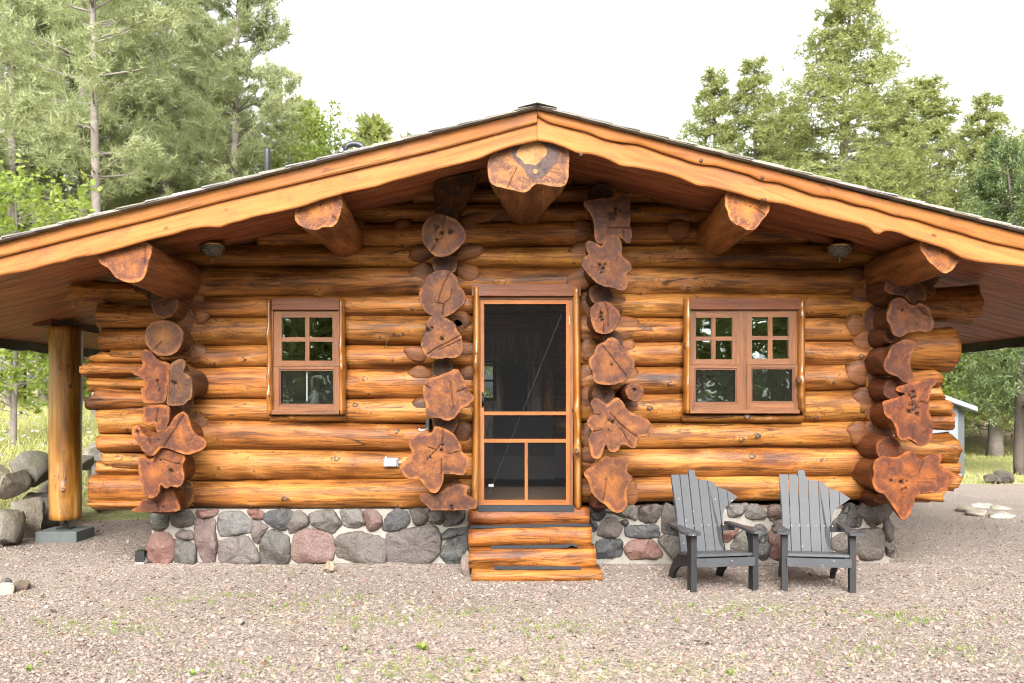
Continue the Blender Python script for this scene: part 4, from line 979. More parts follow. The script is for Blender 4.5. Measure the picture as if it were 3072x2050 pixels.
ST = [('F1', [(300, 175), (390, 170), (392, 250), (360, 275), (310, 270)], (.10, .095, .07)), ('F1', [(415, 175), (525, 170), (540, 200), (535, 245), (480, 258), (425, 250), (415, 215)], DKB),
      ('F1', [(565, 165), (680, 160), (668, 190), (600, 205), (570, 195)], RED), ('F1', [(695, 200), (720, 175), (820, 170), (865, 210), (885, 260), (880, 285), (790, 300), (710, 310), (695, 270)], (.24, .235, .225)),
      ('F1', [(860, 165), (900, 155), (955, 172), (945, 212), (890, 200)], RED), ('F1', [(960, 200), (990, 170), (1090, 157), (1125, 180), (1115, 235), (1085, 270), (1040, 265), (970, 225)], DRK),
      ('F1', [(1110, 250), (1130, 190), (1160, 167), (1210, 205), (1215, 245), (1170, 265), (1130, 290), (1108, 280)], BRN), ('F1', [(1230, 190), (1290, 170), (1360, 163), (1400, 215), (1415, 245), (1385, 265), (1370, 290), (1330, 285), (1250, 240)], (.17, .15, .13)),
      ('F1', [(1415, 165), (1530, 160), (1540, 205), (1555, 235), (1500, 262), (1435, 245)], (.2, .18, .16)), ('F1', [(1550, 170), (1610, 165), (1650, 205), (1650, 250), (1600, 278), (1570, 265)], (.22, .12, .10)),
      ('F1', [(1665, 245), (1690, 190), (1740, 155), (1800, 175), (1812, 225), (1790, 260), (1700, 282), (1663, 275)], DRK), ('F1', [(1820, 160), (1930, 155), (1930, 195), (1895, 235), (1850, 240), (1840, 195)], DKB),
      ('F1', [(1932, 175), (2025, 165), (2030, 205), (1995, 240), (1940, 225)], (.12, .105, .09)), ('F1', [(2040, 170), (2140, 165), (2135, 210), (2110, 240), (2025, 252)], (.13, .105, .10)),
      ('F1', [(275, 380), (300, 310), (350, 292), (400, 305), (430, 350), (425, 440), (390, 480), (330, 480), (290, 450)], RED), ('F1', [(445, 295), (480, 278), (530, 285), (542, 325), (500, 330), (445, 320)], ROS),
      ('F1', [(440, 340), (480, 335), (555, 370), (555, 480), (500, 485), (440, 475)], (.12, .11, .09)), ('F1', [(555, 220), (660, 215), (672, 240), (670, 290), (685, 360), (672, 440), (660, 490), (620, 480), (590, 420), (560, 340)], (.22, .14, .125)),
      ('F1', [(890, 225), (930, 235), (978, 265), (945, 310), (925, 352), (900, 330), (895, 280)], ROS), ('F1', [(700, 350), (830, 310), (870, 325), (910, 390), (935, 440), (920, 470), (800, 475), (705, 460)], (.22, .18, .16)),
      ('F1', [(955, 320), (1000, 280), (1060, 300), (1105, 325), (1110, 440), (1095, 470), (1020, 480), (950, 475), (938, 400)], (.12, .11, .095)), ('F1', [(1130, 380), (1140, 310), (1200, 278), (1280, 280), (1350, 305), (1372, 370), (1365, 440), (1330, 462), (1250, 465), (1160, 465), (1125, 430)], (.29, .165, .14)),
      ('F1', [(1390, 350), (1400, 310), (1530, 285), (1545, 300), (1640, 320), (1675, 360), (1670, 480), (1640, 495), (1500, 465), (1400, 430), (1380, 390)], BRN), ('F1', [(1690, 300), (1800, 275), (1930, 248), (1980, 270), (2000, 350), (1985, 420), (1920, 480), (1850, 490), (1700, 470), (1685, 400)], (.165, .135, .125)),
      ('F1', [(2010, 300), (2040, 275), (2160, 262), (2155, 295), (2060, 315), (2015, 325)], DRK), ('F1', [(2030, 360), (2080, 330), (2155, 318), (2158, 410), (2130, 440), (2110, 480), (2050, 475), (2005, 430)], (.085, .095, .09)),
      ('F2', [(75, 110), (160, 108), (175, 155), (150, 185), (110, 185), (78, 150)], (.05, .058, .062)), ('F2', [(72, 180), (105, 200), (125, 240), (110, 268), (80, 265)], (.05, .055, .06)),
      ('F2', [(190, 130), (270, 130), (340, 90), (385, 90), (400, 145), (385, 188), (330, 160), (250, 145)], BRN), ('F2', [(415, 150), (440, 100), (520, 90), (580, 98), (570, 140), (530, 205), (470, 205), (425, 185)], DKB),
      ('F2', [(595, 110), (620, 80), (680, 120), (715, 160), (725, 230), (705, 285), (640, 285), (585, 270), (582, 200)], (.17, .14, .12)), ('F2', [(150, 290), (130, 300), (150, 220), (200, 180), (240, 178), (270, 205), (290, 250), (275, 290), (230, 312), (170, 310)], ROS),
      ('F2', [(285, 200), (320, 188), (345, 200), (340, 228), (310, 230)], DKB), ('F2', [(332, 240), (400, 232), (540, 230), (550, 265), (552, 305), (480, 315), (380, 312), (335, 305)], (.10, .105, .11)),
      ('F2', [(590, 310), (620, 298), (700, 320), (740, 340), (748, 430), (720, 455), (660, 465), (620, 420), (560, 340)], (.19, .17, .135)), ('F2', [(125, 345), (180, 332), (290, 335), (298, 410), (280, 445), (210, 450), (125, 458)], (.06, .068, .075)),
      ('F2', [(330, 380), (370, 335), (500, 330), (540, 370), (578, 430), (560, 455), (470, 460), (370, 468), (325, 420)], (.30, .145, .11)), ('F2', [(1055, 90), (1180, 80), (1190, 95), (1150, 140), (1110, 165), (1060, 165)], (.2, .185, .17)),
      ('F2', [(1180, 110), (1220, 85), (1260, 90), (1315, 145), (1290, 175), (1220, 182), (1180, 165)], (.17, .15, .125)), ('F2', [(1340, 110), (1380, 90), (1475, 110), (1470, 150), (1400, 170), (1365, 198), (1338, 165)], (.24, .145, .115)),
      ('F2', [(1445, 190), (1490, 180), (1490, 225), (1440, 215)], ROS), ('F2', [(1000, 225), (1110, 220), (1135, 235), (1090, 300), (1050, 345), (1000, 320)], RED),
      ('F2', [(1070, 385), (1110, 300), (1180, 245), (1225, 275), (1240, 400), (1150, 410)], (.2, .18, .15)), ('F2', [(1240, 240), (1290, 230), (1318, 262), (1325, 330), (1300, 345), (1250, 330)], (.13, .13, .12)), ('F2', [(1250, 352), (1326, 350), (1330, 450), (1290, 472), (1252, 450)], (.13, .125, .12)),
      ('F2', [(1340, 290), (1365, 250), (1410, 235), (1495, 260), (1500, 410), (1480, 470), (1420, 470), (1340, 440)], (.28, .13, .10)), ('F2', [(1840, 160), (1880, 95), (1930, 85), (1965, 130), (1985, 210), (1960, 240), (1830, 235), (1790, 270), (1795, 200)], (.05, .048, .046)),
      ('F2', [(1970, 120), (2010, 80), (2100, 75), (2180, 90), (2195, 120), (2170, 160), (2090, 230), (2050, 225), (2010, 170), (1980, 150)], (.12, .09, .075)), ('F2', [(1780, 340), (1830, 300), (1960, 265), (2110, 250), (2145, 300), (2140, 400), (2120, 460), (2000, 470), (1940, 430), (1800, 400)], (.16, .13, .105)),
      ('F2', [(2150, 220), (2180, 180), (2212, 240), (2212, 320), (2180, 340), (2150, 290)], DKB), ('F2', [(2155, 352), (2205, 350), (2208, 450), (2168, 430)], DKB),
      ('F2', [(750, 95), (900, 85), (960, 170), (820, 220), (745, 170)], GRY), ('F2', [(770, 250), (960, 240), (990, 390), (800, 430)], ROS), ('F2', [(1520, 90), (1740, 88), (1760, 180), (1545, 205)], BRN), ('F2', [(1530, 235), (1740, 228), (1770, 430), (1545, 445)], GRY)]
for i, (ck, pts, col) in enumerate(ST):
    me, M = stone([(wx(u), wz(v)) for u, v in crop(ck, pts)], i + 1, col)
    obj('foundation_stone', me, M, foundation, col)
# stones round the two side faces
for sx in (-1, 1):
    yy = 9.30
    i = 0
    while yy < 14.9:
        w = random.uniform(.28, .45); cut = random.uniform(.2, .34)
        for z0, z1 in ((.0, cut - .02), (cut + .03, .53)):
            pts = [(yy + w * a + random.uniform(-.02, .02), z0 + (z1 - z0) * b + random.uniform(-.02, .02)) for a, b in ((.03, .25), (.2, .02), (.75, .0), (.95, .3), (.93, .8), (.65, .98), (.2, .95), (.05, .7))]
            i += 1
            col = random.choice((GRY, BRN, RED, DRK, ROS, DKB))
            me, M = stone(pts, 300 + i + (50 if sx > 0 else 0), col, 0)
            c = M.translation
            R = Rz(math.pi / 2) if sx > 0 else Rz(-math.pi / 2)
            yv = c.x if sx > 0 else 24.3 - c.x
            obj('foundation_stone', me, T(FX1 if sx > 0 else FX0, yv, c.z) @ R, foundation, col)
        yy += w + .03

# ------------------------------------------------------------------ windows
def half_trim(name, u0, u1, v0, v1, y0, y1, parent, seed, mat=None, color=(.70, .58, .46)):
    """a peeled half-log casing standing upright"""
    L = wz(v0) - wz(v1); w = wx(u1) - wx(u0)
    me = log_mesh(name, L, (y1 - y0) * .55, w / 2, seed, n=14, seg=.05, knots=3, wob=.03, mats=[mat or M_POST, M_END, M_KNOT])
    # knots face the camera (-y)
    return obj(name, me, T((wx(u0) + wx(u1)) / 2, (y0 + y1) / 2, (wz(v0) + wz(v1)) / 2) @ Ry(math.pi / 2), parent, color)


def flat(name, u0, u1, v0, v1, y0, y1, mat, parent, bev=.003, color=None, vertical=None):
    sx, sz = wx(u1) - wx(u0), wz(v0) - wz(v1)
    M = T((wx(u0) + wx(u1)) / 2, (y0 + y1) / 2, (wz(v0) + wz(v1)) / 2)
    if vertical is None: vertical = sz > sx
    if vertical: return board(name, sz, y1 - y0, sx, M @ Ry(math.pi / 2), mat, parent, bev, color)
    return board(name, sx, y1 - y0, sz, M, mat, parent, bev, color)


def pane(u0, u1, v0, v1, y, mat, parent, name='pane'):
    g = MB(); V = [(wx(u0), y, wz(v1)), (wx(u1), y, wz(v1)), (wx(u1), y, wz(v0)), (wx(u0), y, wz(v0))]
    g.add(V, [(0, 1, 2, 3)])
    return g.build(name, [mat], None, parent)


def sashes(w, u0, u1, panes_u, rows, low, vt, vm, vb):
    """a double-hung unit: upper sash with four lights and lower sash behind a screen"""
    (a0, a1), (b0, b1) = panes_u; (r0, r1), (s0, s1) = rows
    flat('sash_stile', u0, a0, vt, vm, 8.955, 9.0, M_SASH, w); flat('sash_stile', b1, u1, vt, vm, 8.955, 9.0, M_SASH, w)
    flat('sash_rail', a0, b1, vt, r0, 8.957, 9.0, M_SASH, w); flat('sash_rail', a0, b1, s1, vm, 8.957, 9.0, M_SASH, w)
    flat('muntin', a1, b0, r0, s1, 8.962, 8.996, M_SASH, w); flat('muntin', a0, a1, r1, s0, 8.964, 8.994, M_SASH, w); flat('muntin', b0, b1, r1, s0, 8.964, 8.994, M_SASH, w)
    for (p, q) in panes_u:
        for (e, f) in rows: pane(p - 1, q + 1, e - 1, f + 1, 8.982, M_GLASS, w)
    l0, l1, lt, lb = low
    flat('sash_stile', u0, l0 - 5, vm + 1, vb, 8.940, 8.985, M_SASH, w); flat('sash_stile', l1 + 5, u1, vm + 1, vb, 8.940, 8.985, M_SASH, w)
    flat('sash_rail', l0 - 5, l1 + 5, vm + 1, lt - 5, 8.942, 8.985, M_SASH, w); flat('sash_rail', l0 - 5, l1 + 5, lb + 5, vb, 8.942, 8.985, M_SASH, w)
    for (p, q, e, f) in ((l0 - 5, l0, lt - 5, lb + 5), (l1, l1 + 5, lt - 5, lb + 5), (l0, l1, lt - 5, lt), (l0, l1, lb, lb + 5)):
        flat('screen_frame', p, q, e, f, 8.950, 8.972, M_SASH, w, .002, (.7, .6, .6))
    pane(l0, l1, lt, lb, 8.962, M_SCREEN, w, 'screen'); pane(l0, l1, lt, lb, 9.0, M_GLASS, w)


def reveal(u0, u1, v0, v1, w):
    for p, q, e, f in ((u0, u0 + 6, v0, v1), (u1 - 6, u1, v0, v1), (u0 + 6, u1 - 6, v0, v0 + 6), (u0 + 6, u1 - 6, v1 - 6, v1)):
        flat('reveal', p, q, e, f, 9.002, 9.32, M_SASH, w, 0)


w1 = empty('window', (wx(922), 8.98, wz(1070)))
place(w1, WM[w1.name], cabin)
half_trim('casing', 805, 824, 900, 1243, 8.90, 9.06, w1, 31); half_trim('casing', 1021, 1038, 900, 1243, 8.90, 9.06, w1, 32)
flat('header', 822, 1024, 899, 932, 8.915, 9.0, M_HEAD, w1, .006)
flat('sill', 823, 1023, 1231, 1243, 8.90, 9.02, M_SASH, w1)
flat('stop', 818, 824, 932, 1232, 8.93, 8.99, M_SASH, w1, .002, (1.3, 1.2, 1.2)); flat('stop', 1019, 1023, 932, 1232, 8.93, 8.99, M_SASH, w1, .002, (1.3, 1.2, 1.2))
sashes(w1, 824, 1019, ((848, 918), (930, 1000)), ((954, 1013), (1026, 1083)), (846, 1002, 1114, 1212), 933, 1100, 1231)
reveal(824, 1020, 930, 1238, w1)
cp = MB(); cp.box(wx(920), wx(923), 8.988, 8.994, wz(1203), wz(1118)); cp.build('sash_strip', [M_PALE], None, w1)

w2 = empty('window', (wx(2230), 8.98, wz(1070)))
place(w2, WM[w2.name], cabin)
half_trim('casing', 2047, 2065, 899, 1240, 8.90, 9.06, w2, 33); half_trim('casing', 2389, 2414, 899, 1236, 8.90, 9.06, w2, 34)
flat('header', 2063, 2392, 897, 931, 8.915, 9.0, M_HEAD, w2, .006)
flat('sill', 2064, 2390, 1229, 1240, 8.905, 9.02, M_SASH, w2)
flat('mullion', 2214, 2236, 932, 1229, 8.95, 9.02, M_SASH, w2)
sashes(w2, 2064, 2214, ((2085, 2132), (2144, 2194)), ((955, 1011), (1023, 1079)), (2084, 2202, 1111, 1206), 932, 1095, 1229)
sashes(w2, 2236, 2389, ((2252, 2301), (2314, 2362)), ((953, 1009), (1021, 1077)), (2253, 2372, 1109, 1204), 932, 1095, 1229)
reveal(2064, 2390, 930, 1236, w2)

# ------------------------------------------------------------------ door
df = empty('door_frame', (wx(1577), 9.0, wz(1514)))
place(df, WM[df.name], cabin)
half_trim('casing', 1416, 1439, 866, 1524, 8.86, 9.06, df, 41); half_trim('casing', 1718, 1743, 866, 1524, 8.86, 9.06, df, 42)
flat('header', 1417, 1740, 858, 892, 8.875, 9.02, M_HEAD, df, .008)
flat('head_jamb', 1438, 1718, 892, 901, 8.93, 9.12, M_SASH, df, .003, (1.25, 1.2, 1.2))
flat('side_jamb', 1438, 1443.5, 901, 1520, 8.94, 9.12, M_SASH, df, .003, (1.3, 1.25, 1.25)); flat('side_jamb', 1708.5, 1718, 901, 1520, 8.94, 9.12, M_SASH, df, .003, (1.3, 1.25, 1.25))
for xx in (DOOR_L + .02, DOOR_R - .05): board('door_reveal', 2.06, .26, .05, T(xx + .01, 9.26, 1.62) @ Ry(math.pi / 2), M_SASH, df, .003, (.6, .5, .5))
flat('threshold', 1436, 1720, 1514, 1530, 8.86, 9.2, M_MAT, df, .004)

sd_ = empty('screen_door', (wx(1577), 8.96, wz(1514)))
place(sd_, WM[sd_.name], cabin)
flat('stile', 1443.5, 1453, 902, 1513, 8.935, 8.97, M_TRIM, sd_, .003, (.82, .72, .72)); flat('stile', 1697, 1708, 902, 1513, 8.935, 8.97, M_TRIM, sd_, .003, (.82, .72, .72))
for v0, v1 in ((902, 914.5), (1235, 1245.5), (1316.5, 1327.5), (1498, 1513)): flat('rail', 1453, 1697, v0, v1, 8.937, 8.968, M_TRIM, sd_, .003, (.82, .72, .72))
flat('muntin', 1574, 1583.5, 1327.5, 1498, 8.939, 8.966, M_TRIM, sd_, .003, (.9, .8, .75), True)
for u0, u1, v0, v1 in ((1453, 1697, 914, 1235.5), (1453, 1697, 1245, 1317), (1453, 1574.5, 1327, 1498.5), (1583, 1697, 1327, 1498.5)): pane(u0, u1, v0, v1, 8.953, M_SCREEN, sd_, 'screen')
for v in (964, 1421):
    hg = MB(); hg.box(wx(1705), wx(1709), 8.925, 8.94, wz(v + 12), wz(v - 12)); hg.build('hinge', [M_BRASS], None, sd_)
hd = MB(); hd.box(wx(1446), wx(1450), 8.915, 8.936, wz(1220), wz(1177)); hd.tube([at(1448, 1184, 8.90), at(1456, 1184, 8.895), at(1464, 1186, 8.9)], .007, 7); hd.tube([at(1448, 1184, 8.93), at(1448, 1184, 8.9)], .008, 7); hd.tube([at(1450, 1190, 8.915), at(1452, 1205, 8.90), at(1450, 1218, 8.915)], .007, 7)
hd.build('handle', [M_BLACK], None, sd_, True)
tc_ = MB(); tc_.tube([at(1684, 945, 8.975), at(1468, 1480, 8.975)], .0018, 5); tc_.tube([at(1472, 1472, 8.975), at(1467, 1484, 8.975)], .007, 6)
tc_.build('tension_cable', [M_PIPE], None, sd_)
cl = MB(); cl.box(wx(1466), wx(1481), 8.972, 8.98, wz(1460), wz(1452)); cl.build('cable_bracket', [M_PALE], None, sd_)

# ------------------------------------------------------------------ roof
roof = empty('roof', (PX, 8.0, roof_top(PX)))
place(roof, WM[roof.name], cabin)
for s in (-1, 1):
    xe = XL if s < 0 else XR
    sl = .249 if s < 0 else .2545
    a = math.atan(sl)
    run = abs(xe - PX); Ls = run / math.cos(a)
    RM = T(PX, 0, roof_top(PX)) @ (Ry(a) if s > 0 else (Ry(-a) @ Rz(math.pi)))      # local x runs down the slope
    # deck slab
    d = MB(); d.box(.015, Ls - .02, 0, 1, -.128, -.015)
    V = []
    for x in (.04, Ls - .02):
        for y in (7.765, YB):
            for z in (-.126, -.015):
                p = RM @ Vector((x, 0, z)); V.append((p.x, y, p.z))
    obj('roof_deck', mesh('roof_deck', V, [(0, 1, 3, 2), (4, 6, 7, 5), (0, 4, 5, 1), (2, 3, 7, 6), (0, 2, 6, 4), (1, 5, 7, 3)], [M_CEIL], None, False), None, roof)
    # soffit boards
    y = 7.745; i = 0
    shared = None
    while y < YB - .1:
        p = RM @ Vector((Ls / 2, 0, -.14)); R3 = RM.to_3x3().to_4x4()
        if shared is None:
            o = board('soffit_board', Ls - .03, .135, .022, T(p.x, y + .0675, p.z) @ R3, M_SOFFIT, roof, .005, lc()); shared = o.data
        else:
            obj('soffit_board', shared, T(p.x, y + .0675, p.z + (.0015 if i % 2 else 0)) @ R3, roof, lc())
        y += .1385; i += 1
    # shingles: local x down the slope
    nc = int(Ls / .24) + 1
    field = MB()
    for c in range(nc):
        x1 = Ls + .05 - c * .24; x0 = x1 - .50
        if x0 < .0: x0 = .0
        if x1 < .12: break
        y = 7.605; first = True
        while y < YB + .05:
            w = random.uniform(.13, .30)
            j = random.uniform(-.012, .012)
            lo0, lo1 = .002, .020
            V = []
            for (xx, zb, zt) in ((x0, lo0, lo0 + .007), (x1 + j, lo1 - .010, lo1 + .010)):
                for yy in (y, y + w - .005):
                    for z in (zb, zt):
                        p = Vector((xx, yy, z)); q = RM @ Vector((xx, 0, z)); V.append((q.x, yy, q.z))
            Fc = [(0, 1, 3, 2), (4, 6, 7, 5), (0, 4, 5, 1), (2, 3, 7, 6), (0, 2, 6, 4), (1, 5, 7, 3)]
            if first:
                cc = np.mean(np.array(V), axis=0)
                M = T(*cc) @ R3
                Mi = M.inverted()
                me = mesh('shingle', [tuple(Mi @ Vector(v)) for v in V], Fc, [M_SHAKE], None, False)
                obj('shingle', me, M, roof, lc())
                first = False
            else:
                field.add(V, Fc)
            y += w
    o = field.build('shingle_field', [M_SHAKE], None, roof); o['kind'] = 'stuff'
    # ridge caps
    y = 7.59; i = 0
    while y < YB:
        p = RM @ Vector((.075, 0, .036 + .010 * (i % 2)))
        board('ridge_cap', .165, .34, .013, T(p.x, y + .17, p.z) @ R3, M_SHAKE, roof, .003, lc())
        y += .33; i += 1
    # eave fascia with drips of bark
    fz = soffit(xe) - .01
    fb = MB(); n = 160
    for q in range(n):
        y0, y1 = 7.77 + (YB - 7.77) * q / n, 7.77 + (YB - 7.77) * (q + 1) / n
        drop = lambda y: .095 + .018 * noise.noise(Vector((y * 3, s, 0))) + max(0, noise.noise(Vector((y * 9, s, 5))) - .45) * .12
        V = [(xe - s * .03, y0, fz - drop(y0)), (xe, y0, fz - drop(y0)), (xe, y0, fz + .13), (xe - s * .03, y0, fz + .13), (xe - s * .03, y1, fz - drop(y1)), (xe, y1, fz - drop(y1)), (xe, y1, fz + .13), (xe - s * .03, y1, fz + .13)]
        fb.add(V, [(0, 1, 5, 4), (1, 2, 6, 5), (3, 0, 4, 7), (2, 3, 7, 6)])
    fb.build('eave_board', [M_DARKWOOD], None, roof)

# barge boards: rows from the photograph at y = 7.7
def barge(name, top, bot, y0, y1, mat, color=(1, 1, 1), step=.04, ypeak=None, bulge=.0):
    top = sorted(top); bot = sorted(bot)
    tx = [wx(u, 7.7) for u, v in top]; tz = [wz(v, 7.7) for u, v in top]; bx_ = [wx(u, 7.7) for u, v in bot]; bz = [wz(v, 7.7) for u, v in bot]
    xs = np.arange(max(tx[0], bx_[0]), min(tx[-1], bx_[-1]), step)
    xs = np.append(xs, min(tx[-1], bx_[-1]))
    Zt, Zb = np.interp(xs, tx, tz), np.interp(xs, bx_, bz)
    k = np.array([.2, .6, .2]); Zs = Zb.copy(); Zs[1:-1] = np.convolve(Zb, k, 'valid'); Zb = Zs
    c = Vector((xs.mean(), (y0 + y1) / 2, (Zt.mean() + Zb.mean()) / 2))
    a = math.atan2(Zt[-1] - Zt[0], xs[-1] - xs[0])
    M = T(*c) @ Ry(-a); Mi = M.inverted()
    V = []; m = 8
    for x, zt, zb in zip(xs, Zt, Zb):
        h = zt - zb
        prof = [(y0 + .004, zt), (y0, zt - .006), (y0 - bulge, zt - h * .35), (y0 - bulge, zt - h * .65), (y0, zb + .012), (y0 + .008, zb), (y1, zb + .003), (y1, zt)]
        for y, z in prof: V.append(tuple(Mi @ Vector((x, y + .0006 * noise.noise(Vector((x * 6, z * 6, 0))), z))))
    n = len(xs); Fc = []
    for i in range(n - 1):
        for q in range(m): Fc.append((i * m + q, (i + 1) * m + q, (i + 1) * m + (q + 1) % m, i * m + (q + 1) % m))
    Fc += [tuple(range(m)), tuple(reversed(range((n - 1) * m, n * m)))]
    return obj(name, mesh(name, V, Fc, [mat], None, False), M, cabin, color)


ut_l = [(-560, 872.5)] + crop('W', [(0, 1040), (700, 853), (1180, 740), (1800, 592)]) + crop('X', [(0, 452), (600, 300), (1000, 205), (1346, 120)])
ub_l = [(-560, 911)] + crop('W', [(0, 1130), (700, 952), (1000, 880), (1500, 752)]) + crop('X', [(0, 550), (700, 382), (1346, 206)])
lb_l = [(-560, 963), (-300, 900)] + crop('W', [(0, 1250), (80, 1235), (180, 1220), (280, 1190), (390, 1160), (440, 1157), (500, 1130), (650, 1110), (850, 1055), (1000, 1010), (1200, 965), (1280, 935), (1370, 920), (1450, 916), (1520, 925), (1560, 895), (1640, 880), (1750, 845), (1900, 815), (2080, 775), (2200, 730), (2340, 692)]) + crop('X', [(0, 685), (130, 660), (250, 635), (330, 605), (470, 570), (650, 520), (800, 485), (950, 445), (1050, 400), (1170, 360), (1346, 320)])
ut_r = crop('X', [(1350, 120), (1650, 190), (1900, 260), (2349, 372)]) + crop('Y', [(1, 376), (460, 490), (860, 600), (1250, 700), (1650, 800), (2000, 890), (2349, 977)]) + [(3650, 852)]
ub_r = crop('X', [(1350, 158), (1420, 202), (1550, 235), (1700, 272), (1800, 318), (1900, 338), (2050, 355), (2230, 420), (2349, 455)]) + crop('Y', [(1, 462), (110, 492), (220, 500), (460, 565), (540, 607), (650, 615), (780, 660), (900, 705), (1050, 725), (1180, 770), (1300, 790), (1450, 842), (1600, 870), (1750, 920), (1900, 960), (1980, 987), (2130, 1030), (2349, 1075)]) + [(3650, 892)]
lb_r = crop('X', [(1350, 320), (1450, 335), (1560, 375), (1630, 412), (1700, 410), (1800, 435), (1870, 465), (1920, 497), (2030, 505), (2150, 530), (2230, 545), (2349, 582)]) + crop('Y', [(1, 590), (60, 610), (100, 632), (200, 640), (300, 665), (400, 690), (480, 717), (560, 738), (700, 757), (830, 795), (950, 832), (1100, 870), (1250, 905), (1322, 932), (1326, 968), (1374, 975), (1380, 940), (1480, 950), (1600, 1000), (1720, 1035), (1830, 1070), (1930, 1132), (2060, 1160), (2349, 1187)]) + [(3650, 945)]
barge('rake_trim', ut_l, ub_l, 7.678, 7.708, M_TRIM, (1.0, .97, .9))
barge('barge_board', [(u, v - 6) for u, v in ub_l], lb_l, 7.712, 7.755, M_TRIM, (1.08, 1.04, 1.05))
barge('rake_trim', ut_r, ub_r, 7.676, 7.708, M_TRIM, (.98, .90, .8), bulge=.004)
barge('barge_board', [(u, v - 6) for u, v in ub_r], lb_r, 7.712, 7.755, M_TRIM, (1.1, 1.06, 1.05))
for u, v in ((2101, 486), (2283, 536), (2102, 483)):
    pass
for ck, p in (('Y', (122, 470)), ('Y', (543, 585)), ('Y', (555, 738)), ('X', (1650, 425))):
    q = at(*crop(ck, [p])[0], 7.70); kb = MB(); kb.tube([q + Vector((0, .03, 0)), q + Vector((0, -.028, 0)), q + Vector((0, -.036, 0))], [.022, .017, .006], 9)
    kb.build('barge_knot', [M_KNOT], None, cabin, True)

# vents through the left slope
def roof_y(u, v):
    """a pipe base on the left slope: pick its depth, then the height follows the roof"""
vp = MB(); px, py = wx(802, 9.6), 9.6
zt = wz(447, 9.6); vp.tube([(px, py, roof_top(px) - .05), (px, py, zt - .02), (px, py - .0, zt)], .033, 12); vp.tube([(px, py, zt), (px, py, zt + .004)], .024, 10)
vp.build('vent_pipe', [M_PIPE], None, cabin, True)
vg = MB(); py = 9.9
pts = [(wx(1030, py), py, roof_top(wx(1030, py)) - .05)] + [tuple(at(u, v, py)) for u, v in ((1030, 458), (1033, 447), (1042, 437), (1056, 432), (1070, 432), (1084, 437), (1092, 446), (1093, 456))]
vg.tube(pts, .034, 12); vg.build('vent_gooseneck', [M_PIPE], None, cabin, True)

# porch post, bracket beam
pp = empty('porch_post', (-5.163, 10.75, .12)); place(pp, WM[pp.name], cabin)
obj('post_log', log_mesh('post_log', 2.22, .182, .178, 77, n=28, seg=.06, knots=9, mats=[M_POST, M_END, M_KNOT], taper=.06, wob=.012), T(-5.163, 10.75, .235 + 1.11) @ Ry(-math.pi / 2), pp)
rd = MB(); rd.tube([(-5.163, 10.75, .10), (-5.163, 10.75, .26)], .018, 10); rd.box(-5.24, -5.09, 10.68, 10.82, .120, .132); rd.tube([(-5.163, 10.75, .16), (-5.163, 10.75, .19)], .032, 6); rd.build('steel_rod', [M_BLACK], None, pp)
board('bracket_beam', 1.2, .21, .13, T(-5.26, 11.0, 2.505) @ Rz(math.pi / 2), M_HEAD, pp, .006)

# ------------------------------------------------------------------ things standing by or fixed to the cabin
cf = MB(); cf.box(-5.40, -4.93, 10.52, 10.98, -.05, .118)
cf_o = cf.build('concrete_footing', [M_CONC], None)
bv = cf_o.modifiers.new('bevel', 'BEVEL'); bv.width = .008; bv.segments = 2
tag(cf_o, 'square grey concrete block on the gravel under the round porch post', 'concrete block')

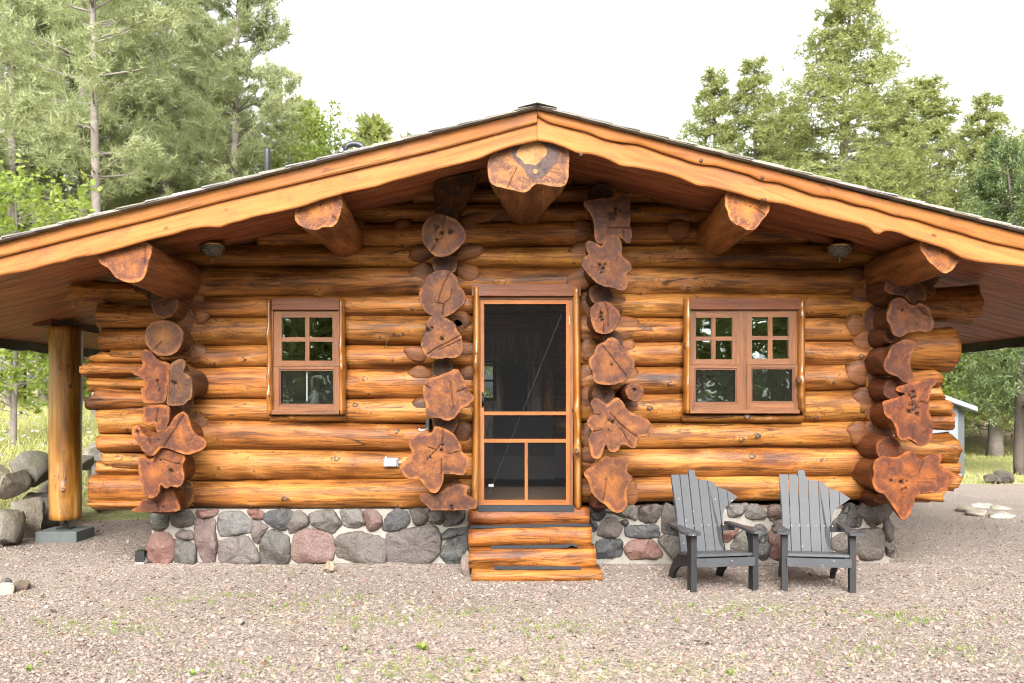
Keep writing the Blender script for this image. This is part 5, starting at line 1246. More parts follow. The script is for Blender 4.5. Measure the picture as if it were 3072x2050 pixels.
st = empty('log_steps', (wx(1600, 8.5), 8.5, 0))
tag(st, 'four half log steps with dark matting leading up to the screen door', 'steps')
SP = [(1405, 1769, 8.85, .570, .405, .34), (1405, 1776, 8.64, .410, .245, .30), (1406, 1789, 8.44, .245, .075, .32), (1414, 1806, 8.245, .088, -.02, .34)]
for i, (u0, u1, yf, zt, zb, dp) in enumerate(SP):
    x0, x1 = (u0 - U0) * yf / F, (u1 - U0) * yf / F
    L = x1 - x0; h = zt - zb; n = 15; prof = []
    for k in range(9):
        t = k / 8; prof.append((-.5 * dp * 0 - (math.sin(math.pi * (.12 + .80 * t)) - .35) * .05, zt - .008 - (h - .008) * t))
    prof = [(yf + .03 + a, z) for a, z in prof]
    prof = [(yf + .05, zt)] + prof + [(yf + .06, zb), (yf + dp, zb), (yf + dp, zt)]
    c = ((x0 + x1) / 2, yf + dp / 2, (zt + zb) / 2)
    m = int(L / .05); V = []; np_ = len(prof)
    for q in range(m + 1):
        x = x0 + L * q / m
        wv = .006 * math.sin(x * 5 + i) + .004 * math.sin(x * 13 + 2 * i)
        for k, (y, z) in enumerate(prof):
            d_ = noise.noise(Vector((x * 1.2, z * 26, i * 7))) * .011 if 0 < k < np_ - 3 else 0
            tl = (x - c[0]) * .018 if i < 3 else 0
            V.append((x - c[0], y + d_ + (wv if k < np_ - 2 else 0) - c[1], z - c[2] + (tl if zt == z or k < 3 else tl * .6) + (wv * .6 if k < np_ - 3 else 0)))
    Fc = [(q * np_ + k, (q + 1) * np_ + k, (q + 1) * np_ + (k + 1) % np_, q * np_ + (k + 1) % np_) for q in range(m) for k in range(np_)]
    Fc += [tuple(range(np_)), tuple(reversed(range(m * np_, (m + 1) * np_)))]
    me = mesh('step', V, Fc, [M_STEP if False else M_LOG, M_END], [0] * (len(Fc) - 2) + [1, 1], True, {'rim': [.05] * len(V), 'dark': [0.0] * len(V)})
    so = obj('step', me, T(*c), st, [(.72, .54, .42), (.95, .82, .70), (.98, .86, .74), (1.05, .98, .92)][i])
    if True:
        fx0 = x0 + (.06 if i in (0,) else .01 if i == 1 else .20)
        fx1 = x1 - (.10 if i == 0 else .01 if i == 1 else .16 if i == 2 else .18)
        V = []; Fc = []; mm = 24
        for q in range(mm + 1):
            x = lerp(fx0, fx1, q / mm); tl = (x - c[0]) * .018 if i < 3 else 0
            rip = .022 * math.exp(-((q / mm - .93) / .035) ** 2) if i == 2 else .002 * math.sin(q * 1.3)
            for y, z in ((yf + .055, .006), (yf + .055, .001), (yf + dp + .02, .001), (yf + dp + .02, .006)):
                V.append((x, y, zt + z + tl + .004 + (rip if y < yf + .1 else rip * .4)))
        for q in range(mm):
            for k in range(4): Fc.append((q * 4 + k, q * 4 + (k + 1) % 4, (q + 1) * 4 + (k + 1) % 4, (q + 1) * 4 + k))
        Fc += [(3, 2, 1, 0), (mm * 4, mm * 4 + 1, mm * 4 + 2, mm * 4 + 3)]
        obj('step_mat', mesh('step_mat', V, Fc, [M_MAT], None, False), None, so)

# dome lights under the gable overhang
def dome(u, v, lab):
    y = 8.78; x = wx(u, y); zt = wz(v, y)
    d = empty('dome_light', (x, y, zt)); tag(d, lab, 'ceiling light', 'dome lights under the gable')
    c = MB(); c.tube([(x, y, soffit(x) - .005), (x, y, zt + .02), (x, y, zt + .012)], [.06, .06, .115], 20); c.build('canopy', [M_BRASS], None, d, True)
    r = MB(); r.tube([(x, y, zt + .012), (x, y, zt - .012)], [.124, .126], 24); r.build('rim', [M_BRASS], None, d, True)
    V = []; Fc = []; n = 24
    for q in range(7):
        t = q / 6 * math.pi / 2
        for k in range(n): a = 2 * math.pi * k / n; V.append((math.cos(a) * .118 * math.cos(t) * (1 + .02 * (k % 2)), math.sin(a) * .118 * math.cos(t) * (1 + .02 * (k % 2)), -.105 * math.sin(t) - .012))
    for q in range(6):
        for k in range(n): Fc.append((q * n + k, (q + 1) * n + k, (q + 1) * n + (k + 1) % n, q * n + (k + 1) % n))
    obj('glass_bowl', mesh('glass_bowl', V, Fc, [M_BOWL], None, True), T(x, y, zt), d)
    f = MB(); f.tube([(x, y, zt - .11), (x, y, zt - .125), (x, y, zt - .14), (x, y, zt - .165)], [.008, .016, .010, .003], 8); f.build('finial', [M_BRASS], None, d, True)


dome(637, 735, 'ribbed glass dome light under the gable above the single window')
dome(2519, 738, 'ribbed glass dome light under the gable above the double window')

oc = empty('outlet_cover', at(1174, 1386, 8.98)); tag(oc, 'small grey weatherproof outlet cover on the log wall beside the largest log end', 'outlet cover')
p_ = MB(); p_.box(wx(1152), wx(1196), 8.975, 9.06, wz(1400), wz(1373)); p_.tube([at(1199, 1387, 8.985), at(1199, 1387, 8.97)], .012, 6); p_.tube([at(1158, 1372, 8.985), at(1158, 1372, 8.97)], .010, 6); p_.build('plate', [M_STEEL], None, oc)
board('lid', wx(1191) - wx(1156), .028, wz(1376) - wz(1398), T(wx(1173.5), 8.962, wz(1387)), M_PALE, oc, .007)
lv = empty('wall_lever', at(1287, 1285, 8.95)); tag(lv, 'small white lever on a black mount tucked behind the log ends beside the door', 'lever')
b_ = MB(); b_.box(wx(1283), wx(1293), 8.80, 9.04, wz(1288), wz(1256)); b_.build('mount', [M_BLACK], None, lv)
b_ = MB(); b_.tube([at(1288, 1287, 8.82), at(1272, 1290, 8.78), at(1260, 1292, 8.76), at(1257, 1286, 8.76)], [.009, .008, .014, .012], 8); b_.build('handle', [M_PALE], None, lv, True)
fl = empty('flood_light', at(425, 1690, 9.05)); tag(fl, 'small black and white flood light on the gravel at the foundation corner', 'flood light')
b_ = MB(); b_.box(wx(405), wx(432), 9.0, 9.12, .035, wz(1655)); b_.build('housing', [M_BLACK], None, fl)
b_ = MB(); b_.box(wx(405), wx(432), 9.0, 9.12, -.02, .034); b_.build('base', [M_PALE], None, fl)
b_ = MB(); b_.tube([(wx(434), 9.06, 0), (wx(434), 9.06, .10), (wx(442), 9.06, .11)], .008, 7); b_.tube([(wx(432), 9.06, .07), (wx(440), 9.05, .07)], .013, 8); b_.build('bracket', [M_STEEL], None, fl)

# inside: cloth, chair, sink tap
ct = MB(); n = 14
V = []; Fc = []
for q in range(n + 1):
    x = lerp(-.11, .19, q / n); y = 11.95 + .02 * math.sin(q * 1.4)
    V += [(x, y, 2.05), (x, y + .01, 1.47), (x, y + .02, 2.05), (x, y + .03, 1.47)]
for q in range(n):
    a = q * 4; Fc += [(a, a + 1, a + 5, a + 4), (a + 2, a + 6, a + 7, a + 3)]
tw_ = tag(obj('hanging_towel', mesh('hanging_towel', V, Fc, [M_CLOTH], None, True)), 'dark towel hanging inside behind the screen door', 'towel')
bar = MB(); bar.tube([(-.5, 11.95, 2.06), (.34, 11.95, 2.06)], .012, 8); bar.tube([(.34, 11.95, 2.06), (.34, 12.2, 2.06)], .012, 6); bar.build('towel_rail', [M_BLACK], None, cabin)
ac = empty('armchair', (.14, 11.3, .57)); tag(ac, 'dark armchair standing inside behind the screen door', 'armchair')
board('seat', .72, .7, .25, T(.14, 11.3, .80), M_CLOTH, ac, .05); board('backrest', .74, .2, .62, T(.14, 11.66, 1.10), M_CLOTH, ac, .06)
board('armrest', .16, .72, .42, T(-.30, 11.3, .90), M_CLOTH, ac, .05); board('armrest', .16, .72, .42, T(.58, 11.3, .90), M_CLOTH, ac, .05)
sk = MB(); sk.box(-2.75, -1.3, 9.45, 10.0, .6, 1.52); sk.build('counter', [M_SASH], None, cabin)
tp = MB(); tp.tube([(-2.06, 9.56, 1.52), (-2.06, 9.56, 1.80), (-2.05, 9.54, 1.835), (-2.02, 9.52, 1.85), (-1.95, 9.5, 1.85), (-1.94, 9.5, 1.83)], .014, 8); tp.tube([(-2.03, 9.55, 1.52), (-2.03, 9.55, 1.68), (-2.02, 9.55, 1.74)], [.05, .05, .03], 8)
tag(tp.build('sink_tap', [M_PALE], None, None, True), 'white curved tap standing inside the single window', 'tap')

# ------------------------------------------------------------------ two chairs
def prism(name, poly, t0, t1, M, mat, parent, color=None):
    """polygon (x, z) extruded from y=t0 to t1"""
    bm = bmesh.new()
    a = [bm.verts.new((p[0], t0, p[1])) for p in poly]; b = [bm.verts.new((p[0], t1, p[1])) for p in poly]
    n = len(poly)
    bm.faces.new(a); bm.faces.new(list(reversed(b)))
    for i in range(n): bm.faces.new((a[i], b[i], b[(i + 1) % n], a[(i + 1) % n]))
    bmesh.ops.triangulate(bm, faces=[f for f in bm.faces if len(f.verts) > 4])
    bmesh.ops.recalc_face_normals(bm, faces=bm.faces)
    me = bpy.data.meshes.new(name); bm.to_mesh(me); bm.free(); me.materials.append(mat)
    return obj(name, me, M, parent, color)


def clip_x(poly, x0, x1):
    def cl(p, f, s):
        o = []
        for i in range(len(p)):
            a, b = p[i], p[(i + 1) % len(p)]
            ia, ib = s * (a[0] - f) >= 0, s * (b[0] - f) >= 0
            if ia: o.append(a)
            if ia != ib: t = (f - a[0]) / (b[0] - a[0]); o.append((f, a[1] + t * (b[1] - a[1])))
        return o
    return cl(cl(poly, x0, 1), x1, -1)


def make_chair(loc, rz, lab):
    ch = empty('adirondack_chair', loc, rz)
    tag(ch, lab, 'chair', 'grey slatted chairs in front of the cabin')
    M0 = WM[ch.name]
    k = 8.25 / F / 2.9375; px_ = lambda x: (x - 1620) * k; pz_ = lambda y: (890 - y) * k / math.cos(.30)
    out = [(1380, 220), (1540, 220), (1547, 180), (1600, 180), (1610, 235), (1635, 265), (1720, 275), (1760, 290), (1800, 330), (1830, 345), (1890, 360), (1930, 385), (1985, 425), (1940, 455), (1890, 490), (1855, 510), (1825, 570), (1815, 640), (1778, 680), (1770, 720), (1755, 780), (1762, 820), (1800, 890), (1810, 960), (1398, 960), (1396, 700), (1384, 640), (1390, 600), (1396, 500), (1390, 400), (1378, 280)]
    BK = M0 @ T(0, .44, .255) @ Rx(-.30)
    ob = [(px_(x), pz_(y)) for x, y in out]
    for a, b in ((1370, 1456), (1463, 1539), (1547, 1626), (1632, 1713), (1719, 1801), (1807, 1889), (1894, 1990)):
        pl = clip_x(ob, px_(a), px_(b))
        if len(pl) > 2:
            cxm = (px_(a) + px_(b)) / 2
            prism('back_slat', [(p[0] - cxm, p[1]) for p in pl], 0, .022, BK @ T(cxm, 0, 0), M_SLAT, ch, lc())
    for s in (-1, 1):
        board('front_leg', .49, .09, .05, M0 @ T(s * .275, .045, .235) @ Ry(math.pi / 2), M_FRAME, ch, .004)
        rail = [(-.01, .21), (-.01, .285), (.2, .285), (.42, .25), (.56, .17), (.66, .06), (.70, -.01), (.60, -.01), (.55, .06), (.46, .12), (.34, .155), (.15, .175)]
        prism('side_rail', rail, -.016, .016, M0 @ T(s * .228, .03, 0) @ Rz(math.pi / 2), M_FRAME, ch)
        arm = [(s * .245, .60), (s * .245, .20), (s * .225, .06), (s * .225, -.02), (s * .24, -.065), (s * .29, -.085), (s * .345, -.065), (s * .37, -.01), (s * .37, .07), (s * .35, .16), (s * .31, .30), (s * .30, .60)]
        hc = (s * .298, .04); hr = .042
        hole = [(hc[0] + math.cos(2 * math.pi * q / 14) * hr, hc[1] + math.sin(2 * math.pi * q / 14) * hr) for q in range(14)]
        n1, n2 = len(arm), len(hole)
        co = [Vector(p) for p in arm] + [Vector(p) for p in hole]
        ed = [(n1 + q, n1 + (q + 1) % n2) for q in range(n2)] + [(q, (q + 1) % n1) for q in range(n1)]
        res = geometry.delaunay_2d_cdt(co, ed, [], 2, 1e-5)
        pol = np.array(hole); arm_a = np.array(arm)
        V = [(p[0], p[1], .0) for p in res[0]] + [(p[0], p[1], -.024) for p in res[0]]; nn = len(res[0]); Fc = []
        for f in res[2]:
            c = np.mean([res[0][i] for i in f], axis=0)[None]
            if inside(c, pol)[0] or not inside(c, arm_a)[0]: continue
            Fc.append(tuple(f)); Fc.append(tuple(i + nn for i in reversed(f)))
        mp = {tuple(np.round(p, 5)): i for i, p in enumerate(res[0])}
        for lp in (arm, hole):
            for q in range(len(lp)):
                i, j = mp.get(tuple(np.round(lp[q], 5))), mp.get(tuple(np.round(lp[(q + 1) % len(lp)], 5)))
                if i is not None and j is not None: Fc.append((i, j, j + nn, i + nn))
        me = mesh('armrest', V, Fc, [M_SEATP], None, False)
        bm = bmesh.new(); bm.from_mesh(me); bmesh.ops.recalc_face_normals(bm, faces=bm.faces); bm.to_mesh(me); bm.free()
        obj('armrest', me, M0 @ T(0, 0, .505), ch)
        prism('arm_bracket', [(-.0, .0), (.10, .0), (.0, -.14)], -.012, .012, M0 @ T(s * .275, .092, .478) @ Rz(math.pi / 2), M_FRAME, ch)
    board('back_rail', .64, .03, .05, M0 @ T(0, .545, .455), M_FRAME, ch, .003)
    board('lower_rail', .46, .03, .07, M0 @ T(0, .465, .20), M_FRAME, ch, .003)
    board('front_rail', .52, .024, .072, M0 @ T(0, -.008, .243), M_SEATP, ch, .005, (1.3, 1.3, 1.3))
    for q in range(4):
        board('seat_slat', .53, .094, .022, M0 @ T(0, .055 + q * .102, .296 - q * .010) @ Rx(-.10), M_SEATP, ch, .005, (1.6, 1.6, 1.6))
    for q in range(7):
        sc_ = MB(); sc_.tube([(-.22 + q * .07, -.001, 0), (-.22 + q * .07, -.004, 0)], .004, 6)
        sc_.build('screw', [M_PALE], BK @ T(0, 0, .24), ch)
    return ch


c1 = (Vector((2075, 0, 0)), ) 
make_chair((1.795, 7.83, 0), math.radians(10), 'grey slatted wooden lawn chair nearer the steps, white fleck on its back')
make_chair((2.575, 7.80, 0), math.radians(-9), 'grey slatted wooden lawn chair at the cabin corner, facing slightly away')

# ------------------------------------------------------------------ ground
def sm(t): t = np.clip(t, 0, 1); return t * t * (3 - 2 * t)


def terrain(x, y):
    x = np.asarray(x, float); y = np.asarray(y, float)
    bank = .62 * sm((-6.25 - x) / .9) * sm((y - 8.5) / 1.5)
    lrise = sm((-x - 2) / 6) * np.clip(y - 12, 0, 40) * .055
    rrise = sm((x + 2) / 6) * np.clip(y - 30, 0, 30) * .075
    und = .05 * np.sin(x * .7 + 1) * np.sin(y * .5) * sm((np.hypot(x, y - 8) - 13) / 6)
    return bank + lrise + rrise + und - .02


def grid_mesh(name, xs, ys, zf, mat):
    X, Y = np.meshgrid(xs, ys, indexing='ij'); Z = zf(X, Y)
    n, m = X.shape
    V = np.stack([X, Y, Z], -1).reshape(-1, 3)
    i, k = np.meshgrid(np.arange(n - 1), np.arange(m - 1), indexing='ij')
    Fq = np.stack([i * m + k, (i + 1) * m + k, (i + 1) * m + k + 1, i * m + k + 1], -1).reshape(-1, 4)
    return mesh(name, V, Fq, mat, None, True)


def make_meadow():
    m, nt, out = nodes('meadow_ground'); g = NT(nt)
    v = g.coords((1, 1, 1), False)
    n1 = g.noise(v, .35, 4, .6); n2 = g.noise(v, 3, 5, .65); n3 = g.noise(v, 25, 3, .6)
    c = g.ramp(n2, [(.3, (.12, .15, .035)), (.5, (.19, .20, .06)), (.7, (.30, .27, .13))])
    dry = g.ramp(n1, [(.42, 0.0), (.58, 1.0)])
    sp = g.n('ShaderNodeSeparateXYZ'); g.l(v, sp.inputs[0])
    far = g.math('MULTIPLY', g.ramp(g.math('DIVIDE', sp.outputs[1], 100.0), [(.30, 0.0), (.34, 1.0)]), g.math('GREATER_THAN', sp.outputs[0], 0.0))
    c = g.mix(g.math('MULTIPLY', dry, .5), c, (.33, .27, .16))
    c = g.mix(g.math('MULTIPLY', far, .85), c, (.37, .28, .19))
    c = g.mix(.6, c, g.ramp(n3, [(.3, .6), (.7, 1.2)]), 'MULTIPLY')
    g.bsdf(out, c, .95, n3, .8, .05, k=1.1)
    return m


def make_gravel():
    m, nt, out = nodes('gravel'); g = NT(nt)
    v = g.coords((1, 1, 1), False)
    wn = g.n('ShaderNodeTexNoise'); wn.inputs['Scale'].default_value = 30; g.l(v, wn.inputs['Vector'])
    va = g.n('ShaderNodeVectorMath'); va.operation = 'MULTIPLY_ADD'; g.l(wn.outputs['Color'], va.inputs[0]); va.inputs[1].default_value = (.02, .02, .0); g.l(v, va.inputs[2])
    vo = g.n('ShaderNodeTexVoronoi'); vo.inputs['Scale'].default_value = 42; g.l(va.outputs[0], vo.inputs['Vector'])
    vo2 = g.n('ShaderNodeTexVoronoi'); vo2.inputs['Scale'].default_value = 95; g.l(va.outputs[0], vo2.inputs['Vector'])
    sc = g.n('ShaderNodeSeparateColor'); g.l(vo.outputs['Color'], sc.inputs[0])
    stops = [(.0, (.12, .105, .10)), (.12, (.26, .205, .185)), (.3, (.39, .315, .28)), (.5, (.32, .235, .205)), (.65, (.46, .39, .345)), (.82, (.36, .31, .28)), (1.0, (.56, .50, .45))]
    c = g.ramp(sc.outputs[0], stops)
    sc2 = g.n('ShaderNodeSeparateColor'); g.l(vo2.outputs['Color'], sc2.inputs[0])
    c = g.mix(.35, c, g.ramp(sc2.outputs[0], stops))
    n1 = g.noise(v, .55, 4, .6); n2 = g.noise(v, 6, 4, .7)
    c = g.mix(g.math('MULTIPLY', g.ramp(n1, [(.4, 0.0), (.62, .35)]), 1.0), c, (.33, .27, .215))
    moss = g.math('MULTIPLY', g.ramp(g.noise(v, 1.3, 3, .6), [(.54, 0.0), (.68, 1.0)]), g.ramp(n2, [(.5, 0.0), (.62, .5)]))
    c = g.mix(moss, c, (.24, .27, .06))
    c = g.mix(1.0, c, (1.0, .98, .925), 'MULTIPLY')
    c = g.mix(g.ramp(g.noise(v, .9, 5, .7), [(.5, 0.0), (.7, .45)]), c, (.235, .18, .13))
    c = g.mix(1.0, c, g.ramp(g.noise(v, .28, 2), [(.35, .84), (.65, 1.1)]), 'MULTIPLY')
    h = g.math('SUBTRACT', 1.0, g.math('ADD', vo.outputs['Distance'], g.math('MULTIPLY', vo2.outputs['Distance'], .4)))
    g.bsdf(out, c, .9, h, .9, .02, k=.56)
    return m


M_MEADOW, M_GRAVEL = make_meadow(), make_gravel()
xs = np.unique(np.r_[np.linspace(-400, -40, 13), np.linspace(-40, -12, 29), np.linspace(-12, 14, 66), np.linspace(14, 45, 32), np.linspace(45, 400, 13)])
ys = np.unique(np.r_[np.linspace(-300, -20, 10), np.linspace(-20, 8, 15), np.linspace(8, 40, 65), np.linspace(40, 80, 21), np.linspace(80, 700, 16)])
tag(obj('meadow', grid_mesh('meadow', xs, ys, terrain, M_MEADOW)), kind='structure')
def gz(X, Y): return .006 * np.sin(X * 2.1) * np.sin(Y * 1.7 + 1) - .004 + (.028 + .010 * np.sin(X * 3.7)) * np.exp(-((Y - 9.02) / .11) ** 2) * (np.abs(X - .1) < 4.2)
tag(obj('gravel_yard', grid_mesh('gravel_yard', np.linspace(-6.7, 26, 120), np.unique(np.r_[np.linspace(-6, 17.9, 90), np.linspace(8.6, 9.3, 22)]), gz, M_GRAVEL)), kind='structure')


def make_pebble():
    m, nt, out = nodes('pebble_stone'); g = NT(nt)
    ge = g.n('ShaderNodeNewGeometry')
    c = g.ramp(ge.outputs['Random Per Island'], [(.0, (.10, .09, .09)), (.08, (.22, .15, .135)), (.25, (.40, .31, .28)), (.45, (.50, .42, .37)), (.6, (.36, .25, .215)), (.75, (.48, .41, .36)), (.9, (.36, .33, .31)), (1.0, (.56, .50, .445))])
    c = g.mix(1.0, c, (.94, .90, .845), 'MULTIPLY')
    g.bsdf(out, c, .8, k=.57, Specular_IOR_Level=.2)
    return m


OCT_V = np.array([(1, 0, 0), (0, 1, 0), (-1, 0, 0), (0, -1, 0), (.6, .6, .55), (-.6, .55, .6), (-.55, -.6, .55), (.6, -.55, .6)], float)
PEB_F = np.array([(0, 1, 4), (1, 5, 4), (1, 2, 5), (2, 6, 5), (2, 3, 6), (3, 7, 6), (3, 0, 7), (0, 4, 7), (4, 5, 6), (4, 6, 7)])
NP = 90000
py = 4.6 + (13.0 - 4.6) * rng.random(NP) ** 1.7
pxx = (rng.random(NP) * 2 - 1) * py * .60
ok = ~((py > 8.98) & (pxx > FX0 - .02) & (pxx < FX1 + .02)) & (pxx > -6.1) & (pxx < 12)
py, pxx = py[ok], pxx[ok]; NP = len(py)
r0 = rng.lognormal(math.log(.0070), .42, NP).clip(.004, .03)
sc = np.stack([r0 * rng.uniform(.8, 1.5, NP), r0 * rng.uniform(.6, 1.1, NP), r0 * rng.uniform(.5, .95, NP)], -1)
an = rng.uniform(0, 6.28, NP); tl = rng.normal(0, .3, (NP, 2))
Vp = OCT_V[None] * sc[:, None] * rng.uniform(.75, 1.2, (NP, 8, 1))
ca, sa = np.cos(an)[:, None], np.sin(an)[:, None]
xx = Vp[..., 0] * ca - Vp[..., 1] * sa; yy = Vp[..., 0] * sa + Vp[..., 1] * ca
zz = Vp[..., 2] + Vp[..., 0] * tl[:, :1] + Vp[..., 1] * tl[:, 1:]
Vp = np.stack([xx + pxx[:, None], yy + py[:, None], zz + gz(pxx, py)[:, None] + .001], -1).reshape(-1, 3)
Fp = (PEB_F[None] + (np.arange(NP) * 8)[:, None, None]).reshape(-1, 3)
tag(obj('gravel', mesh('gravel', Vp, Fp, make_pebble(), None, False)), kind='stuff')


# ------------------------------------------------------------------ rocks
def rock_mesh(name, sx, sy, sz, seed, mat=None, sub=4, cuts=11, rough=.07):
    bm = bmesh.new(); bmesh.ops.create_icosphere(bm, subdivisions=sub, radius=1)
    r = np.random.default_rng(seed)
    pl = []
    for _ in range(cuts):
        d = r.normal(size=3); d /= np.linalg.norm(d); pl.append((d, r.uniform(.55, .88)))
    for v in bm.verts:
        p = np.array(v.co)
        for d, h in pl:
            e = p @ d - h
            if e > 0: p = p - d * e * .97
        n = noise.noise(Vector(p * 1.6) + Vector((seed, 0, 0))) * rough * 1.6 + noise.noise(Vector(p * 5) + Vector((0, seed, 0))) * rough * .7 + noise.noise(Vector(p * 13) + Vector((0, seed, 4))) * rough * .25
        p = p * (1 + n)
        v.co = (p[0] * sx, p[1] * sy, p[2] * sz)
    me = bpy.data.meshes.new(name); bm.to_mesh(me); bm.free(); me.materials.append(mat or M_ROCK)
    me.polygons.foreach_set('use_smooth', np.ones(len(me.polygons), bool))
    return me


def rock(name, u0, u1, v0, v1, y, seed, col, label, cat, group=None, depth=None, mat=None, sink=.0, rot=0, sub=4, rough=.07):
    x0, x1, z1, z0 = wx(u0, y), wx(u1, y), wz(v0, y), wz(v1, y) - sink
    sx, sz = (x1 - x0) / 2 * 1.1, (z1 - z0) / 2 * 1.12
    o = obj(name, rock_mesh(name, sx, depth or sx * .9, sz, seed, mat, sub, rough=rough), T((x0 + x1) / 2, y + (depth or sx * .9) * .8, (z0 + z1) / 2) @ Ry(rot), None, col)
    return tag(o, label, cat, group)


G_ = 'boulders in the low retaining wall'
RG, RT, RP, RD2 = (.24, .215, .175), (.31, .265, .21), (.46, .425, .37), (.13, .115, .092)
rock('boulder', -50, 36, 1528, 1648, 10.1, 1, RG, 'dark rounded boulder, foremost at the foot of the wall, cut off by the photo edge', 'boulder', G_, .3, sink=.05)
rock('boulder', -8, 104, 1496, 1622, 10.65, 2, RT, 'mossy boulder on the gravel at the foot of the wall, beside the concrete block', 'boulder', G_, .34, sink=.05)
rock('boulder', 36, 146, 1478, 1596, 11.3, 3, RG, 'dark flat topped boulder tucked behind the mossy one', 'boulder', G_, .36, sink=.05)
rock('boulder', -40, 42, 1412, 1504, 10.95, 4, RT, 'pale mossy boulder on the upper tier at the photo edge', 'boulder', G_, .32)
rock('boulder', 0, 128, 1364, 1478, 11.4, 5, (.24, .215, .18), 'large leaning brown grey boulder topping the wall', 'boulder', G_, .36, rot=.3)
rock('boulder', 96, 176, 1362, 1402, 12.6, 6, RT, 'small buff boulder highest in the wall, half behind the porch post', 'boulder', G_, .34, sink=.1)
rock('boulder', 112, 190, 1388, 1464, 12.1, 7, RT, 'tan boulder hidden partly by the porch post, under the small buff one', 'boulder', G_, .34)
rock('boulder', 88, 180, 1452, 1556, 12.1, 8, RD2, 'dark shadowed boulder low down behind the porch post', 'boulder', G_, .36, sink=.1)
rock('boulder', 238, 318, 1324, 1410, 13.4, 9, RP, 'pale grey pitted boulder between the porch post and the cabin, upper', 'boulder', G_, .4)
rock('boulder', 232, 312, 1396, 1530, 12.9, 10, RP, 'tall pale boulder standing between the porch post and the cabin, lower', 'boulder', G_, .4, sink=.1)
rock('boulder', 300, 420, 1370, 1520, 14.4, 11, RP, 'pale boulder mostly hidden behind the cabin corner', 'boulder', G_, .45, sink=.1)
rock('boulder', 215, 262, 1370, 1412, 12.8, 12, RT, 'smallest buff boulder wedged against the porch post', 'boulder', G_, .25)
rock('boulder', -90, 0, 1380, 1420, 12.4, 13, RT, 'buff boulder behind the upper tier, cut off by the photo edge', 'boulder', G_, .3, sink=.3)
rock('rock', 966, 1000, 1688, 1719, 8.62, 21, (.42, .31, .22), 'small tan rock lying against the stone foundation', 'rock', None, .07, sink=.02)
rock('rock', 1382, 1414, 1662, 1736, 8.55, 22, (.25, .18, .15), 'brown rock leaning at the side of the log steps', 'rock', None, .09, sink=.03)
rock('rock', -30, 36, 1756, 1795, 7.7, 23, (.55, .50, .43), 'pale flat rock on the gravel at the photo edge', 'rock', None, .10, sink=.02)
rock('rock', 22, 72, 1738, 1788, 7.85, 24, (.15, .10, .08), 'dark brown rock behind the pale flat one', 'rock', None, .09, sink=.02)
rock('rock', -4, 26, 1738, 1762, 8.0, 25, (.12, .115, .11), 'small grey rock half behind the dark brown and pale ones', 'rock', None, .07, sink=.02)
rock('rock', 418, 452, 1676, 1702, 9.0, 26, (.09, .08, .075), 'flat dark rock beside the flood light', 'rock', None, .10, sink=.02)
rock('rock', 2555, 2585, 1668, 1690, 8.85, 27, (.3, .19, .15), 'small reddish rock at the foundation behind a chair leg', 'rock', None, .05, sink=.02)
FG = 'stones of the fire ring'
for i, (u0, u1, v0, v1, y, c, lab) in enumerate(((2892, 2938, 1508, 1540, 13.3, (.50, .43, .36), 'rounded pale stone at the near end of the fire ring'), (2918, 2982, 1526, 1550, 12.9, (.55, .48, .40), 'long buff stone lying in front of the fire ring'), (2938, 2990, 1506, 1528, 13.9, (.6, .58, .54), 'whitest flat stone at the back of the fire ring'),
                                                 (2984, 3040, 1514, 1540, 13.7, (.52, .48, .43), 'grey pointed stone standing at the middle of the fire ring'), (2980, 3062, 1532, 1560, 12.7, (.6, .56, .5), 'large flat white stone at the front of the fire ring'))):
    rock('fire_ring_stone', u0 - 5, u1 + 5, v0 + 7, v1, y, 40 + i, c, lab, 'stone', FG, .2, sink=.03, sub=3)
rock('rock', 2972, 3012, 1426, 1450, 18.0, 50, (.10, .085, .07), 'low dark rock at the grass edge before the leaning tree', 'rock', None, .25, sink=.05)
rock('rock', 2996, 3052, 1416, 1450, 18.1, 51, (.085, .07, .06), 'taller dark rock at the foot of the leaning tree', 'rock', None, .3, sink=.05)

# ------------------------------------------------------------------ shed
shed = empty('shed', (8.3, 20.2, 0)); tag(shed, 'small pale grey shed with a low pitched roof standing on the lawn edge', 'shed')
sx0, sx1, sy0, sy1 = 6.6, 9.36, 19.5, 21.6
zs = lambda x: 1.46 + .36 * (9.36 - x) if x > 8.0 else 1.46 + .36 * 1.36 - .36 * (8.0 - x) * .6
sb = MB()
V = [(sx0, sy0, 0), (sx1, sy0, 0), (sx1, sy0, 1.46), (8.0, sy0, zs(8.0)), (sx0, sy0, zs(sx0))]; V2 = [(a, sy1, c) for a, b, c in V]
sb.add(V + V2, [(0, 1, 2, 3, 4), (9, 8, 7, 6, 5), (0, 5, 6, 1), (0, 4, 9, 5), (1, 6, 7, 2)])
sb.build('wall', [M_SHED], None, shed)
for x0, x1 in ((8.0, 9.62), (6.3, 8.0)):
    r_ = MB(); za = zs(8.0) + .02; zb = (1.46 - .36 * .26 if x0 == 8.0 else zs(6.3)) + .02
    (ax, az), (bx2, bz2) = ((8.0, za), (x1, zb)) if x0 == 8.0 else ((x0, zb), (8.0, za))
    V = [(ax, 19.2, az), (bx2, 19.2, bz2), (bx2, 21.8, bz2), (ax, 21.8, az), (ax, 19.2, az + .09), (bx2, 19.2, bz2 + .09), (bx2, 21.8, bz2 + .09), (ax, 21.8, az + .09)]
    r_.add(V, BOX_F); r_.build('roof_panel', [M_SHED2], None, shed)
ct_ = MB(); ct_.box(9.361, 9.50, 19.52, 21.6, 0, 1.40); ct_.build('side_wall', [M_SHEDD], None, shed)
bs_ = MB(); bs_.box(6.6, 9.40, 19.44, 21.62, -.05, .07); bs_.build('skid', [M_BARN], None, shed)


